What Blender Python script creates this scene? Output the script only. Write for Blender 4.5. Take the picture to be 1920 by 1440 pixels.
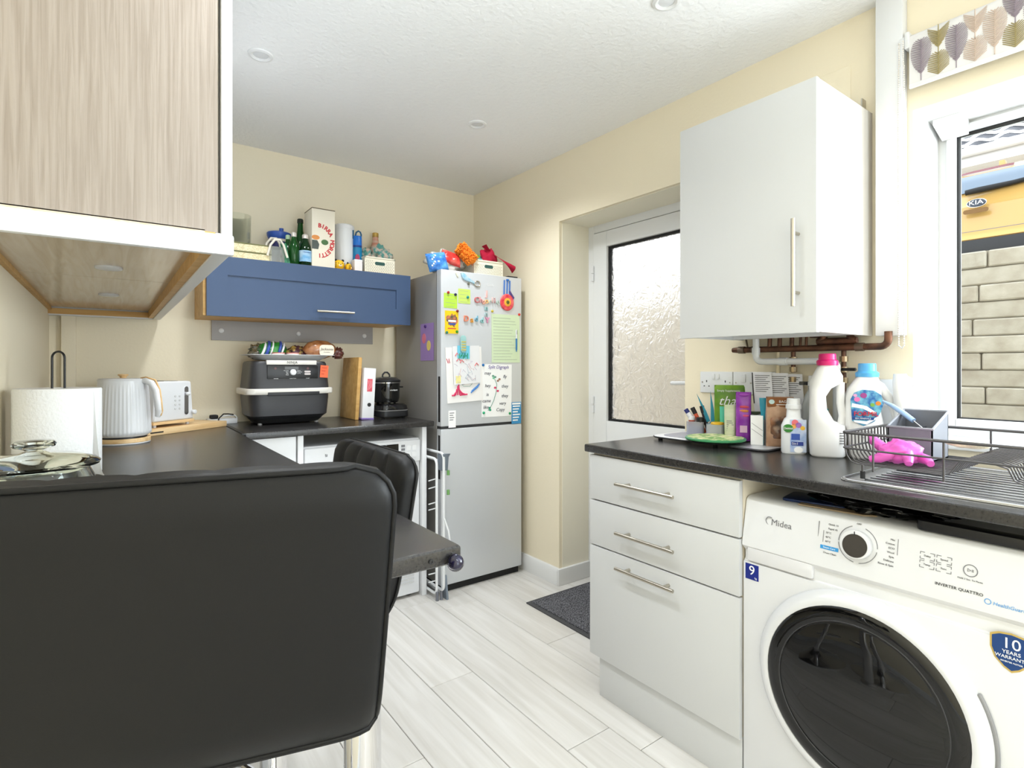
import bpy, bmesh, math, random
from mathutils import Vector, Matrix, noise
random.seed(7)
R = math.radians
scene = bpy.context.scene
col = scene.collection
for o in list(bpy.data.objects): bpy.data.objects.remove(o)

# ------------------------------------------------------------------ camera
FPX, CXP, HZ, CAMH = 1025.0, 960.0, 688.0, 1.19
YAW = math.atan(756 / 1025)
cam_d = bpy.data.cameras.new('camera'); cam = bpy.data.objects.new('camera', cam_d); col.objects.link(cam)
cam_d.sensor_width = 36.0; cam_d.sensor_fit = 'HORIZONTAL'; cam_d.lens = 36.0 * FPX / 1920
cam_d.shift_y = -(720 - HZ) / 1920; cam_d.clip_start = 0.02
cam.location = (0, 0, CAMH); cam.rotation_euler = (R(90), 0, -YAW)
scene.camera = cam
# ------------------------------------------------------------------ sky, daylight, added fill, exposure
world = bpy.data.worlds.new('overcast_sky'); scene.world = world; world.use_nodes = True
bg = world.node_tree.nodes['Background']; bg.inputs[0].default_value = (0.90, 0.95, 1.0, 1); bg.inputs[1].default_value = 1.9
def area(name, loc, rot, sx, sy, power, color=(1, 1, 1)):
    d = bpy.data.lights.new(name, 'AREA'); d.shape = 'RECTANGLE'; d.size = sx; d.size_y = sy; d.energy = power; d.color = color
    o = bpy.data.objects.new(name, d); col.objects.link(o); o.location = loc; o.rotation_euler = rot
    return o
area('rear_fill', (0.9, -3.36, 1.0), (R(92), 0, 0), 1.95, 1.9, 20, (0.88, 0.945, 1.0))  # fill lamp added outside an invented rear opening
area('window_daylight', (2.33, -0.55, 1.47), (0, R(90), 0), 0.98, 1.3, 52, (0.88, 0.945, 1.0))
vs = scene.view_settings
vs.view_transform = 'Standard'; vs.look = 'None'; vs.gamma = 1.0; vs.use_curve_mapping = False; vs.exposure = 0.92

# ------------------------------------------------------------------ pixel -> point on a real plane (metres)
S_, C_ = math.sin(YAW), math.cos(YAW)
def ray(u, v):
    r = (u - CXP) / FPX
    return Vector((S_ + C_ * r, C_ - S_ * r, (HZ - v) / FPX))
def at_x(u, v, X): d = ray(u, v); t = X / d.x; return Vector((X, d.y * t, CAMH + d.z * t))
def at_y(u, v, Y): d = ray(u, v); t = Y / d.y; return Vector((d.x * t, Y, CAMH + d.z * t))
def at_z(u, v, Z): d = ray(u, v); t = (Z - CAMH) / d.z; return Vector((d.x * t, d.y * t, Z))

# ------------------------------------------------------------------ materials
def lin(c):
    r = []
    for q in c:
        q = q / 255.0
        r.append(q / 12.92 if q <= 0.04045 else ((q + 0.055) / 1.055) ** 2.4)
    return (*r, 1)
MATS = {}
def mat(name, rgb, rough=0.5, metal=0.0, trans=0.0, ior=1.45, coat=0.0, emit=0.0, alpha=1.0,
        rgb2=None, scale=(20, 20, 20), detail=4.0, ramp=(0.35, 0.65), bump=0.0, bscale=None, dist=0.0, rand=0.0, spec=0.5):
    if name in MATS: return MATS[name]
    m = bpy.data.materials.new(name); m.use_nodes = True; nt = m.node_tree; b = nt.nodes['Principled BSDF']
    b.inputs['Base Color'].default_value = lin(rgb); b.inputs['Roughness'].default_value = rough; b.inputs['Metallic'].default_value = metal
    b.inputs['Transmission Weight'].default_value = trans; b.inputs['IOR'].default_value = ior; b.inputs['Coat Weight'].default_value = coat
    b.inputs['Alpha'].default_value = alpha; b.inputs['Specular IOR Level'].default_value = spec
    if emit: b.inputs['Emission Color'].default_value = lin(rgb); b.inputs['Emission Strength'].default_value = emit
    if rgb2 or bump:
        tc = nt.nodes.new('ShaderNodeTexCoord'); mp = nt.nodes.new('ShaderNodeMapping'); nt.links.new(tc.outputs['Object'], mp.inputs[0])
        mp.inputs['Scale'].default_value = scale
        if rand:
            oi = nt.nodes.new('ShaderNodeObjectInfo'); mu = nt.nodes.new('ShaderNodeMath'); mu.operation = 'MULTIPLY'; mu.inputs[1].default_value = 37.0
            cb = nt.nodes.new('ShaderNodeCombineXYZ'); nt.links.new(oi.outputs['Random'], mu.inputs[0])
            for k in range(3): nt.links.new(mu.outputs[0], cb.inputs[k])
            nt.links.new(cb.outputs[0], mp.inputs['Location'])
        nz = nt.nodes.new('ShaderNodeTexNoise'); nz.inputs['Scale'].default_value = 1.0; nz.inputs['Detail'].default_value = detail; nz.inputs['Distortion'].default_value = dist
        nt.links.new(mp.outputs[0], nz.inputs['Vector'])
        if rgb2:
            cr = nt.nodes.new('ShaderNodeValToRGB'); cr.color_ramp.elements[0].color = lin(rgb); cr.color_ramp.elements[1].color = lin(rgb2)
            cr.color_ramp.elements[0].position = ramp[0]; cr.color_ramp.elements[1].position = ramp[1]
            nt.links.new(nz.outputs['Fac'], cr.inputs[0]); out = cr.outputs[0]
            if rand:
                hs = nt.nodes.new('ShaderNodeHueSaturation'); ma = nt.nodes.new('ShaderNodeMapRange')
                ma.inputs['To Min'].default_value = 1 - rand; ma.inputs['To Max'].default_value = 1 + rand
                nt.links.new(oi.outputs['Random'], ma.inputs['Value']); nt.links.new(ma.outputs[0], hs.inputs['Value']); nt.links.new(out, hs.inputs['Color']); out = hs.outputs[0]
            nt.links.new(out, b.inputs['Base Color'])
        if bump:
            bp = nt.nodes.new('ShaderNodeBump'); bp.inputs['Strength'].default_value = bump; bp.inputs['Distance'].default_value = 0.01
            if bscale:
                n2 = nt.nodes.new('ShaderNodeTexNoise'); n2.inputs['Scale'].default_value = bscale; n2.inputs['Detail'].default_value = 3
                nt.links.new(tc.outputs['Object'], n2.inputs['Vector']); nt.links.new(n2.outputs['Fac'], bp.inputs['Height'])
            else: nt.links.new(nz.outputs['Fac'], bp.inputs['Height'])
            nt.links.new(bp.outputs[0], b.inputs['Normal'])
    MATS[name] = m
    return m
def clear_glass(name, tint=(255, 255, 255), fac=0.08, rough=0.0):
    if name in MATS: return MATS[name]
    m = bpy.data.materials.new(name); m.use_nodes = True; nt = m.node_tree
    for n in list(nt.nodes): nt.nodes.remove(n)
    o = nt.nodes.new('ShaderNodeOutputMaterial'); mx = nt.nodes.new('ShaderNodeMixShader'); t = nt.nodes.new('ShaderNodeBsdfTransparent'); g = nt.nodes.new('ShaderNodeBsdfGlossy')
    fr = nt.nodes.new('ShaderNodeLayerWeight'); fr.inputs['Blend'].default_value = fac * 3
    t.inputs[0].default_value = lin(tint); g.inputs['Roughness'].default_value = rough
    nt.links.new(fr.outputs['Facing'], mx.inputs[0]); nt.links.new(t.outputs[0], mx.inputs[1]); nt.links.new(g.outputs[0], mx.inputs[2]); nt.links.new(mx.outputs[0], o.inputs[0])
    MATS[name] = m
    return m
WALL = mat('cream_paint', (240, 229, 204), 0.85, bump=0.06, bscale=90)
CEIL = mat('white_stipple', (246, 246, 246), 0.9, bump=0.35, bscale=55)
WHITE = mat('white_gloss_paint', (228, 228, 227), 0.35)
UPVC = mat('white_upvc', (228, 229, 230), 0.28)
PLANK = mat('grey_oak_vinyl', (204, 200, 194), 0.28, rgb2=(220, 217, 213), scale=(26, 1.8, 10), detail=6, dist=0.6, rand=0.05, bump=0.03)
WORK = mat('charcoal_laminate', (34, 33, 34), 0.27, rgb2=(48, 46, 45), scale=(260, 260, 260), detail=5, spec=0.7)
DOORG = mat('light_grey_door', (206, 207, 208), 0.38)
CARC = mat('warm_white_carcass', (226, 216, 196), 0.5)
OAKW = mat('whitewashed_oak', (138, 126, 115), 0.5, rgb2=(156, 145, 135), scale=(140, 140, 4.5), detail=8, dist=0.8, ramp=(0.3, 0.62), bump=0.12)
OAKL = mat('pale_ash', (200, 192, 182), 0.5, rgb2=(216, 212, 206), scale=(14, 14, 1.2), detail=6, dist=1.0)
OAK = mat('honey_oak', (196, 150, 82), 0.5, rgb2=(214, 172, 106), scale=(2, 30, 30), detail=5, dist=0.6)
BAMB = mat('bamboo', (214, 172, 116), 0.45, rgb2=(236, 204, 156), scale=(3, 60, 30), detail=4)
BLUE = mat('matt_navy_blue', (60, 80, 112), 0.42)
STEEL = mat('brushed_nickel', (190, 184, 172), 0.3, metal=1.0)
CHROME = mat('chrome', (225, 225, 228), 0.06, metal=1.0)
INOX = mat('stainless_steel', (200, 201, 204), 0.22, metal=1.0, bump=0.03, bscale=80)
LEATH = mat('black_faux_leather', (14, 14, 15), 0.5, spec=0.3, bump=0.04, bscale=900)
BLACK = mat('satin_black', (30, 30, 32), 0.38)
GLOSSB = mat('gloss_black', (12, 12, 13), 0.05, coat=0.5)
RUBB = mat('black_rubber', (26, 26, 27), 0.7)
WPL = mat('white_plastic', (226, 227, 229), 0.3)
APPL = mat('white_enamel', (222, 223, 226), 0.22)
GREYP = mat('grey_plastic', (112, 114, 122), 0.4)
SILV = mat('silver_door', (206, 209, 213), 0.35, metal=0.2)
SILVS = mat('silver_side_shaded', (150, 147, 143), 0.4, metal=0.3)  # shading of the fridge side put into a darker silver
PAPER = mat('white_paper', (244, 244, 244), 0.8)
INKK = mat('black_print', (35, 35, 40), 0.6)
INKG = mat('grey_print', (120, 120, 124), 0.6)
COPPER = mat('aged_copper', (76, 52, 40), 0.45, metal=0.5, rgb2=(116, 78, 58), scale=(30, 30, 30))
SEEG = clear_glass('clear_glass', (250, 252, 250), 0.035)
PANEG = clear_glass('window_glass', (250, 252, 252), 0.02)
def flat(rgb, rough=0.5, **k): return mat('colour_%d_%d_%d_%d' % (*rgb, int(rough * 100)), rgb, rough, **k)

# ------------------------------------------------------------------ mesh collecting helper
class MB:
    def __init__(s): s.v = []; s.f = []
    def add(s, vs, fs):
        b = len(s.v); s.v += [tuple(q) for q in vs]; s.f += [[i + b for i in f] for f in fs]; return s
    def box(s, x0, x1, y0, y1, z0, z1):
        v = [(x, y, z) for z in (z0, z1) for y in (y0, y1) for x in (x0, x1)]
        return s.add(v, [(0, 2, 3, 1), (4, 5, 7, 6), (0, 1, 5, 4), (2, 6, 7, 3), (0, 4, 6, 2), (1, 3, 7, 5)])
    def tube(s, pts, r, n=8, closed=False):
        pts = [Vector(p) for p in pts]; k = len(pts); rr = r if isinstance(r, (list, tuple)) else [r] * k
        tan = []
        for i in range(k):
            a = pts[(i - 1) % k] if (closed or i > 0) else pts[i]; b = pts[(i + 1) % k] if (closed or i < k - 1) else pts[i]
            tan.append((b - a).normalized())
        t0 = tan[0]; up = Vector((0, 0, 1)) if abs(t0.z) < 0.9 else Vector((1, 0, 0)); nrm = (up - t0 * up.dot(t0)).normalized()
        vs = []
        for i in range(k):
            t = tan[i]; nrm = (nrm - t * nrm.dot(t)).normalized(); bi = t.cross(nrm)
            for j in range(n):
                a = 2 * math.pi * j / n; vs.append(pts[i] + (nrm * math.cos(a) + bi * math.sin(a)) * rr[i])
        fs = []
        for i in range(k if closed else k - 1):
            for j in range(n):
                fs.append((i * n + j, i * n + (j + 1) % n, ((i + 1) % k) * n + (j + 1) % n, ((i + 1) % k) * n + j))
        if not closed: fs += [tuple(range(n))[::-1], tuple(range((k - 1) * n, k * n))]
        return s.add(vs, fs)
    def cyl(s, p0, p1, r0, r1=None, n=18): return s.tube([p0, p1], [r0, r0 if r1 is None else r1], n)
    def lathe(s, prof, c=(0, 0, 0), n=28, axis='z', sx=1.0, sy=1.0):
        vs = []
        for (r, h) in prof:
            for j in range(n):
                a = 2 * math.pi * j / n; x = r * math.cos(a) * sx; y = r * math.sin(a) * sy
                vs.append((c[0] + x, c[1] + y, c[2] + h) if axis == 'z' else (c[0] + x, c[1] - h, c[2] + y))
        fs = []; k = len(prof)
        for i in range(k - 1):
            for j in range(n):
                q = (i * n + j, i * n + (j + 1) % n, (i + 1) * n + (j + 1) % n, (i + 1) * n + j)
                fs.append(q)
        fs += [tuple(range(n))[::-1], tuple(range((k - 1) * n, k * n))]
        return s.add(vs, fs)
    def prism(s, poly, a0, a1, axis='y'):
        def p(q, a): return {'y': (q[0], a, q[1]), 'z': (q[0], q[1], a), 'x': (a, q[0], q[1])}[axis]
        n = len(poly); vs = [p(q, a0) for q in poly] + [p(q, a1) for q in poly]
        return s.add(vs, [tuple(range(n)), tuple(range(2 * n - 1, n - 1, -1))] + [(i, i + n, (i + 1) % n + n, (i + 1) % n) for i in range(n)])
    def grid(s, fn, nu, nv, closeu=False):
        vs = [fn(i / (nu if closeu else nu - 1), j / (nv - 1)) for j in range(nv) for i in range(nu)]
        fs = []
        for j in range(nv - 1):
            for i in range(nu if closeu else nu - 1):
                fs.append((j * nu + i, j * nu + (i + 1) % nu, (j + 1) * nu + (i + 1) % nu, (j + 1) * nu + i))
        return s.add(vs, fs)
    def blob(s, c, rad, amp=0.15, freq=6.0, seed=0, nu=28, nv=18, flat_bottom=True):
        off = Vector((seed * 3.7, seed * 1.3, seed * 5.1))
        def fn(u, v):
            a = 2 * math.pi * u; b = math.pi * (v - 0.5); d = Vector((math.cos(b) * math.cos(a), math.cos(b) * math.sin(a), math.sin(b)))
            k = 1 + amp * noise.noise(d * freq * 0.5 + off) * 2 + amp * 0.6 * noise.noise(d * freq * 1.4 + off)
            z = c[2] + d.z * rad[2] * k
            if flat_bottom: z = max(z, c[2] - rad[2])
            return (c[0] + d.x * rad[0] * k, c[1] + d.y * rad[1] * k, z)
        return s.grid(fn, nu, nv, True)
    def build(s, name, m, parent=None, smooth=False, bevel=0.0, seg=2, loc=None, weld=True):
        me = bpy.data.meshes.new(name); bm = bmesh.new()
        bv = [bm.verts.new(v) for v in s.v]
        for f in s.f:
            try: bm.faces.new([bv[i] for i in f])
            except ValueError: pass
        if weld: bmesh.ops.remove_doubles(bm, verts=bm.verts, dist=1e-6)
        bmesh.ops.recalc_face_normals(bm, faces=bm.faces)
        if bevel:
            ed = [e for e in bm.edges if len(e.link_faces) == 2 and e.calc_face_angle(0) > R(32)]
            bmesh.ops.bevel(bm, geom=ed, offset=bevel, segments=seg, affect='EDGES', profile=0.6, clamp_overlap=True)
        for f in bm.faces: f.smooth = True
        bm.to_mesh(me); bm.free()
        if not smooth:
            me.set_sharp_from_angle(angle=R(32))
        else:
            me.set_sharp_from_angle(angle=R(smooth if smooth is not True else 75))
        me.materials.append(m)
        o = bpy.data.objects.new(name, me); col.objects.link(o)
        if parent: o.parent = parent
        if loc is not None: o.location = loc
        return o
def tag(o, label=None, cat=None, group=None, kind=None):
    if label: o['label'] = label
    if cat: o['category'] = cat
    if group: o['group'] = group
    if kind: o['kind'] = kind
    return o
def thing(name, label, cat, loc=(0, 0, 0), rz=0.0, group=None):
    o = bpy.data.objects.new(name, None); o.empty_display_size = 0.05; col.objects.link(o); o.location = loc; o.rotation_euler = (0, 0, rz)
    return tag(o, label, cat, group)
def struct(name, mb, m, **k):
    o = mb.build(name, m, **k); return tag(o, kind='structure')
def B(x0, x1, y0, y1, z0, z1): return MB().box(x0, x1, y0, y1, z0, z1)
def text(name, body, size, loc, m, parent=None, rot=(R(90), 0, 0), ext=0.0004, align='CENTER', sx=1.0, shear=0.0, bevel=0.0, sp=1.0):
    cu = bpy.data.curves.new(name, 'FONT'); cu.body = body; cu.size = size; cu.extrude = ext; cu.align_x = align; cu.align_y = 'CENTER'; cu.shear = shear
    cu.bevel_depth = bevel; cu.space_character = sp; cu.resolution_u = 3
    t = bpy.data.objects.new(name + '_curve', cu); col.objects.link(t)
    dg = bpy.context.evaluated_depsgraph_get(); dg.update()
    me = bpy.data.meshes.new_from_object(t.evaluated_get(dg)); bpy.data.objects.remove(t); bpy.data.curves.remove(cu)
    me.name = name; me.materials.clear(); me.materials.append(m)
    o = bpy.data.objects.new(name, me); col.objects.link(o); o.location = loc; o.rotation_euler = rot; o.scale = (sx, 1, 1)
    if parent: o.parent = parent
    return o
def arc(c, r, a0, a1, n=8, plane='xz'):
    out = []
    for i in range(n + 1):
        a = R(a0 + (a1 - a0) * i / n); p = r * math.cos(a); q = r * math.sin(a)
        out.append({'xz': (c[0] + p, c[1], c[2] + q), 'yz': (c[0], c[1] + p, c[2] + q), 'xy': (c[0] + p, c[1] + q, c[2])}[plane])
    return out
def rrect(w, h, r, n=5, cx=0, cy=0):
    pts = []
    for (sx, sy, a) in ((1, 1, 0), (-1, 1, 90), (-1, -1, 180), (1, -1, 270)):
        for i in range(n + 1):
            t = R(a + 90 * i / n); pts.append((cx + sx * (w / 2 - r) + r * math.cos(t), cy + sy * (h / 2 - r) + r * math.sin(t)))
    return pts
def ell(rx, ry, n=24, cx=0, cy=0): return [(cx + rx * math.cos(2 * math.pi * i / n), cy + ry * math.sin(2 * math.pi * i / n)) for i in range(n)]

# ================================================================== THE ROOM
XL, XR, YB, ZC, YR = -0.21, 1.98, 3.12, 2.345, -3.2
DY0, DY1, DZ = 1.44, 2.25, 1.985
WY0, WY1, WZ0, WZ1 = -1.25, 0.618, 0.955, 1.975
fl = struct('floor', B(XL - 0.15, XR + 0.3, YR - 0.1, YB + 0.15, -0.12, -0.006), mat('dark_screed', (150, 144, 136), 0.8))
PW, PL = 0.185, 1.22
pm = None
starts = {0: 1.81, 1: 1.263, 2: 2.35, 3: 1.80, -1: 1.05, -2: 1.5, -3: 0.7, -4: 1.95, -5: 1.2, -6: 0.5, -7: 1.6, 4: 1.35, 5: 0.6, 6: 1.9}
for k in range(-7, 7):
    x0 = 0.96 + k * PW; x1 = x0 + PW
    if x1 < XL or x0 > XR + 0.3: continue
    y = starts.get(k, 0.3)
    while y > YR: y -= PL
    while y < YB:
        y0, y1 = max(y, YR), min(y + PL, YB); xa, xb = max(x0, XL), min(x1, XR + 0.28)
        if y1 - y0 > 0.02:
            B(-(xb - xa) / 2 + 0.001, (xb - xa) / 2 - 0.001, -(y1 - y0) / 2 + 0.001, (y1 - y0) / 2 - 0.001, -0.006, 0).build('plank', PLANK, fl, bevel=0.0018, seg=1, loc=((xa + xb) / 2, (y0 + y1) / 2, 0))
        y += PL
struct('ceiling', B(XL - 0.15, XR + 0.3, YR - 0.1, YB + 0.15, ZC, ZC + 0.12), CEIL)
struct('wall_back', B(XL - 0.15, XR + 0.3, YB, YB + 0.15, 0, ZC), WALL)
struct('wall_left', B(XL - 0.15, XL, YR, YB, 0, ZC), WALL)
wr = MB(); X1 = XR + 0.3
wr.box(XR, X1, DY1, YB, 0, ZC); wr.box(XR, X1, DY0, DY1, DZ, ZC); wr.box(XR, X1, WY1, DY0, 0, ZC)
wr.box(XR, X1, WY0, WY1, 0, WZ0); wr.box(XR, X1, WY0, WY1, WZ1, ZC); wr.box(XR, X1, YR, WY0, 0, ZC)
wro = struct('wall_right', wr, WALL, weld=False)
p = at_x(1595, 122, XR - 0.002)
B(XR - 0.003, XR, p.y, p.y + 0.30, 1.9, p.z).build('painted_panel', WALL, wro, bevel=0.001)
rw = MB(); rw.box(XL, -0.12, YR - 0.1, YR, 0, ZC); rw.box(1.9, XR + 0.3, YR - 0.1, YR, 0, ZC); rw.box(-0.12, 1.9, YR - 0.1, YR, 2.12, ZC)
struct('wall_rear', rw, WALL, weld=False)
# skirting
def skirt(name, poly0, axis, a0, a1):
    return struct(name, MB().prism(poly0, a0, a1, axis), WHITE, bevel=0.003)
sk = [(0, 0), (-0.018, 0), (-0.018, 0.075), (-0.010, 0.088), (0, 0.09)]
struct('baseboard_right', MB().prism([(XR + a, b) for a, b in sk], DY1, YB, 'y'), WHITE)
struct('baseboard_reveal', B(XR - 0.018, 2.2, DY1 - 0.018, DY1, 0, 0.09), WHITE, bevel=0.004)
struct('baseboard_left', MB().prism([(XL - a, b) for a, b in sk], YR, YB, 'y'), WHITE)
struct('baseboard_back', B(XL, XR, YB - 0.018, YB, 0, 0.09), WHITE, bevel=0.004)
# white pipe casing beside the wall cabinet, corner trunking at the back left
struct('trim_1', B(1.94, XR, 0.632, 0.706, 1.287, ZC), WPL, bevel=0.004)
pc = at_y(115, 650, YB)
struct('trim_2', B(pc.x, pc.x + 0.052, YB - 0.03, YB, 0.91, 1.44), WALL, bevel=0.004)
# invented glazing behind the camera, added to go with the rear fill lamp
w2 = thing('added_rear_window', None, None, (0, YR - 0.05, 0)); w2['kind'] = 'structure'
fm = MB(); fm.box(-0.12, -0.06, -0.03, 0.03, 0, 2.12); fm.box(1.84, 1.9, -0.03, 0.03, 0, 2.12); fm.box(-0.06, 1.84, -0.03, 0.03, 2.06, 2.12); fm.box(0.86, 0.92, -0.03, 0.03, 0, 2.06)
fm.build('frame', UPVC, w2, bevel=0.004, weld=False)
for a, b in ((-0.06, 0.86), (0.92, 1.84)): B(a, b, -0.004, 0.004, 0, 2.06).build('pane', PANEG, w2)

# ------------------------------------------------------------------ glazed back door
d1 = thing('door_1', None, None, (2.2, 0, 0)); d1['kind'] = 'structure'
def frame_x(mb, x0, x1, y0, y1, z0, z1, w):     # rectangular frame in the YZ plane
    mb.box(x0, x1, y0, y0 + w, z0, z1); mb.box(x0, x1, y1 - w, y1, z0, z1); mb.box(x0, x1, y0 + w, y1 - w, z1 - w, z1); mb.box(x0, x1, y0 + w, y1 - w, z0, z0 + w)
    return mb
frame_x(MB(), 0, 0.06, DY0, DY1, 0, DZ, 0.045).build('door_frame', UPVC, d1, bevel=0.003, weld=False)
gy0, gy1, gz0, gz1 = 1.59, 2.10, 0.895, 1.85
lf = MB(); y0, y1 = DY0 + 0.048, DY1 - 0.048
lf.box(-0.01, 0.05, y0, gy0, 0.05, DZ - 0.05); lf.box(-0.01, 0.05, gy1, y1, 0.05, DZ - 0.05); lf.box(-0.01, 0.05, gy0, gy1, gz1, DZ - 0.05); lf.box(-0.01, 0.05, gy0, gy1, 0.05, gz0)
lf.build('door_leaf', UPVC, d1, bevel=0.004, weld=False)
bead = MB()
for (a, b, c, d) in ((gy0, gy0 + 0.012, gz0, gz1), (gy1 - 0.012, gy1, gz0, gz1), (gy0 + 0.012, gy1 - 0.012, gz1 - 0.012, gz1), (gy0 + 0.012, gy1 - 0.012, gz0, gz0 + 0.012)): bead.box(0.006, 0.03, a, b, c, d)
bead.build('glazing_gasket', RUBB, d1, weld=False)
def obscure():
    m = mat('crinkled_glass', (250, 250, 250), 0.30, trans=1.0, ior=1.35); nt = m.node_tree; b = nt.nodes['Principled BSDF']
    tc = nt.nodes.new('ShaderNodeTexCoord'); n1 = nt.nodes.new('ShaderNodeTexNoise'); n1.inputs['Scale'].default_value = 9; n1.inputs['Detail'].default_value = 2
    mx = nt.nodes.new('ShaderNodeVectorMath'); mx.operation = 'MULTIPLY_ADD'; mx.inputs[1].default_value = (0.16, 0.16, 0.16)
    vo = nt.nodes.new('ShaderNodeTexVoronoi'); vo.feature = 'DISTANCE_TO_EDGE'; vo.inputs['Scale'].default_value = 26
    n2 = nt.nodes.new('ShaderNodeTexNoise'); n2.inputs['Scale'].default_value = 34; n2.inputs['Detail'].default_value = 2; n2.inputs['Distortion'].default_value = 1.2
    ad = nt.nodes.new('ShaderNodeMath'); ad.operation = 'MULTIPLY_ADD'; ad.inputs[1].default_value = 1.4
    bp = nt.nodes.new('ShaderNodeBump'); bp.inputs['Strength'].default_value = 0.5; bp.inputs['Distance'].default_value = 0.01
    nt.links.new(tc.outputs['Object'], n1.inputs['Vector']); nt.links.new(n1.outputs['Color'], mx.inputs[0]); nt.links.new(tc.outputs['Object'], mx.inputs[2])
    nt.links.new(mx.outputs[0], vo.inputs['Vector']); nt.links.new(mx.outputs[0], n2.inputs['Vector'])
    nt.links.new(vo.outputs['Distance'], ad.inputs[0]); nt.links.new(n2.outputs['Fac'], ad.inputs[2]); nt.links.new(ad.outputs[0], bp.inputs['Height']); nt.links.new(bp.outputs[0], b.inputs['Normal'])
    return m
B(0.014, 0.020, gy0 + 0.01, gy1 - 0.01, gz0 + 0.01, gz1 - 0.01).build('pane', obscure(), d1)
for z in (1.735, 1.69, 1.005, 0.955):
    MB().cyl((-0.016, DY1 - 0.05, z - 0.02), (-0.016, DY1 - 0.05, z + 0.02), 0.009).build('hinge', WPL, d1)
h = MB(); h.box(-0.02, -0.012, 1.50, 1.535, 0.98, 1.16); h.cyl((-0.012, 1.518, 1.115), (-0.05, 1.518, 1.115), 0.009)
h.tube([(-0.05, 1.51, 1.115), (-0.052, 1.57, 1.115), (-0.05, 1.64, 1.113)], 0.009); h.build('door_handle', WPL, d1, weld=False)

# ------------------------------------------------------------------ kitchen window
w1 = thing('window_1', None, None, (2.2, 0, 0)); w1['kind'] = 'structure'
frame_x(MB(), 0, 0.07, WY0, WY1, WZ0, WZ1, 0.030).build('outer_frame', UPVC, w1, bevel=0.003, weld=False)
frame_x(MB(), -0.012, 0.055, WY0 + 0.026, WY1 - 0.026, WZ0 + 0.045, WZ1 - 0.012, 0.024).build('sash', UPVC, w1, bevel=0.004, weld=False)
B(-0.004, 0.05, WY0, WY1, WZ0, WZ0 + 0.05).build('bottom_rail', UPVC, w1, bevel=0.004)
frame_x(MB(), 0.004, 0.03, WY0 + 0.048, WY1 - 0.048, WZ0 + 0.066, WZ1 - 0.034, 0.006).build('glazing_gasket', RUBB, w1, weld=False)
B(0.014, 0.02, WY0 + 0.05, WY1 - 0.05, WZ0 + 0.07, WZ1 - 0.036).build('pane', PANEG, w1)
B(-0.235, 0.0, WY0, WY1, WZ0 - 0.004, WZ0 + 0.012).build('sill', WHITE, w1, bevel=0.004)
rv = MB(); rv.box(-0.22, 0, WY1 - 0.003, WY1, WZ0 + 0.012, WZ1); rv.box(-0.22, 0, WY0, WY0 + 0.003, WZ0 + 0.012, WZ1); rv.box(-0.22, 0, WY0 + 0.003, WY1 - 0.003, WZ1 - 0.003, WZ1)
rv.build('reveal_lining', WHITE, w1, weld=False)
MB().prism([(-0.10, WZ1 - 0.003), (-0.10, WZ1 - 0.02), (-0.012, WZ1 - 0.05), (-0.012, WZ1 - 0.003)], WY1 - 0.085, WY1 - 0.015, 'y').build('corner_block', WHITE, w1, bevel=0.002)
rd = MB(); rd.box(-0.2, 0, DY1 - 0.003, DY1, 0.09, DZ); rd.box(-0.2, 0, DY0, DY0 + 0.003, 0, DZ); rd.box(-0.2, 0, DY0 + 0.003, DY1 - 0.003, DZ - 0.003, DZ)
rd.build('reveal_lining', mat('pale_cream', (244, 238, 220), 0.8), d1, weld=False)  # paler cream than the walls

# ================================================================== OUTSIDE THE WINDOW
struct('ground', B(XR + 0.3, 30, -12, 16, -0.2, -0.1), mat('pale_paving', (168, 160, 146), 0.9, rgb2=(184, 176, 162), scale=(3, 3, 3)))
gw = tag(B(3.31, 3.5, -1.4, 5.0, -0.1, 1.735).build('garden_wall', mat('stone_mortar', (160, 152, 138), 0.95)), 'pale reconstituted stone retaining wall outside the kitchen window', 'wall')
STONE = mat('pale_stone', (168, 160, 146), 0.95, rgb2=(188, 182, 170), scale=(14, 14, 14), detail=6, rand=0.05, bump=0.5)
bl = B(-0.02, 0, -0.214, 0.214, -0.0385, 0.0385).build('block', STONE, gw, bevel=0.006, seg=1); first = True
for r in range(23):
    z = 1.735 - 0.0395 - r * 0.08
    if z < 0: break
    y = -1.2 + (0.22 if r % 2 else 0) + random.uniform(-0.05, 0.05)
    while y < 4.75:
        if first: o = bl; first = False
        else: o = bl.copy(); col.objects.link(o); o.parent = gw
        o.location = (3.312 + random.uniform(-0.004, 0.004), y, z); o.scale = (1, 1, 1)
        y += 0.434
struct('raised_drive', B(3.5, 30, -12, 16, -0.1, 1.45), mat('grey_tarmac', (120, 118, 116), 0.95))
# car: small yellow hatchback seen from behind
CX0 = 5.6; cy = at_x(1830, 380, CX0).y
car = thing('car', 'small yellow hatchback with black wiper parked outside the window', 'car', (CX0, cy, 1.45))
YEL = mat('yellow_car_paint', (188, 150, 84), 0.3, coat=0.6)
def carsec(u, v):                               # v along the side outline, u across
    pts = [(0.05, 0.30), (0.0, 0.42), (0.0, 0.74), (0.03, 0.80), (0.06, 1.04), (0.13, 1.08), (0.22, 1.30), (0.33, 1.405), (0.7, 1.455), (1.5, 1.46), (2.1, 1.36), (2.75, 0.98), (3.4, 0.84), (3.55, 0.7), (3.58, 0.35)]
    x, z = pts[min(int(round(v * (len(pts) - 1))), len(pts) - 1)]
    hw = 0.79 if z < 1.0 else 0.79 - (z - 1.0) * 0.42
    t = (u - 0.5) * 2; e = abs(t) ** 5
    return (x + e * 0.12 * (1 if x < 1.8 else -1), t * hw, z - e * 0.06 * (1 if z > 1.2 else 0))
cb = MB().grid(carsec, 21, 15)
sp = [carsec(0, i / 14) for i in range(15)]
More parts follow.
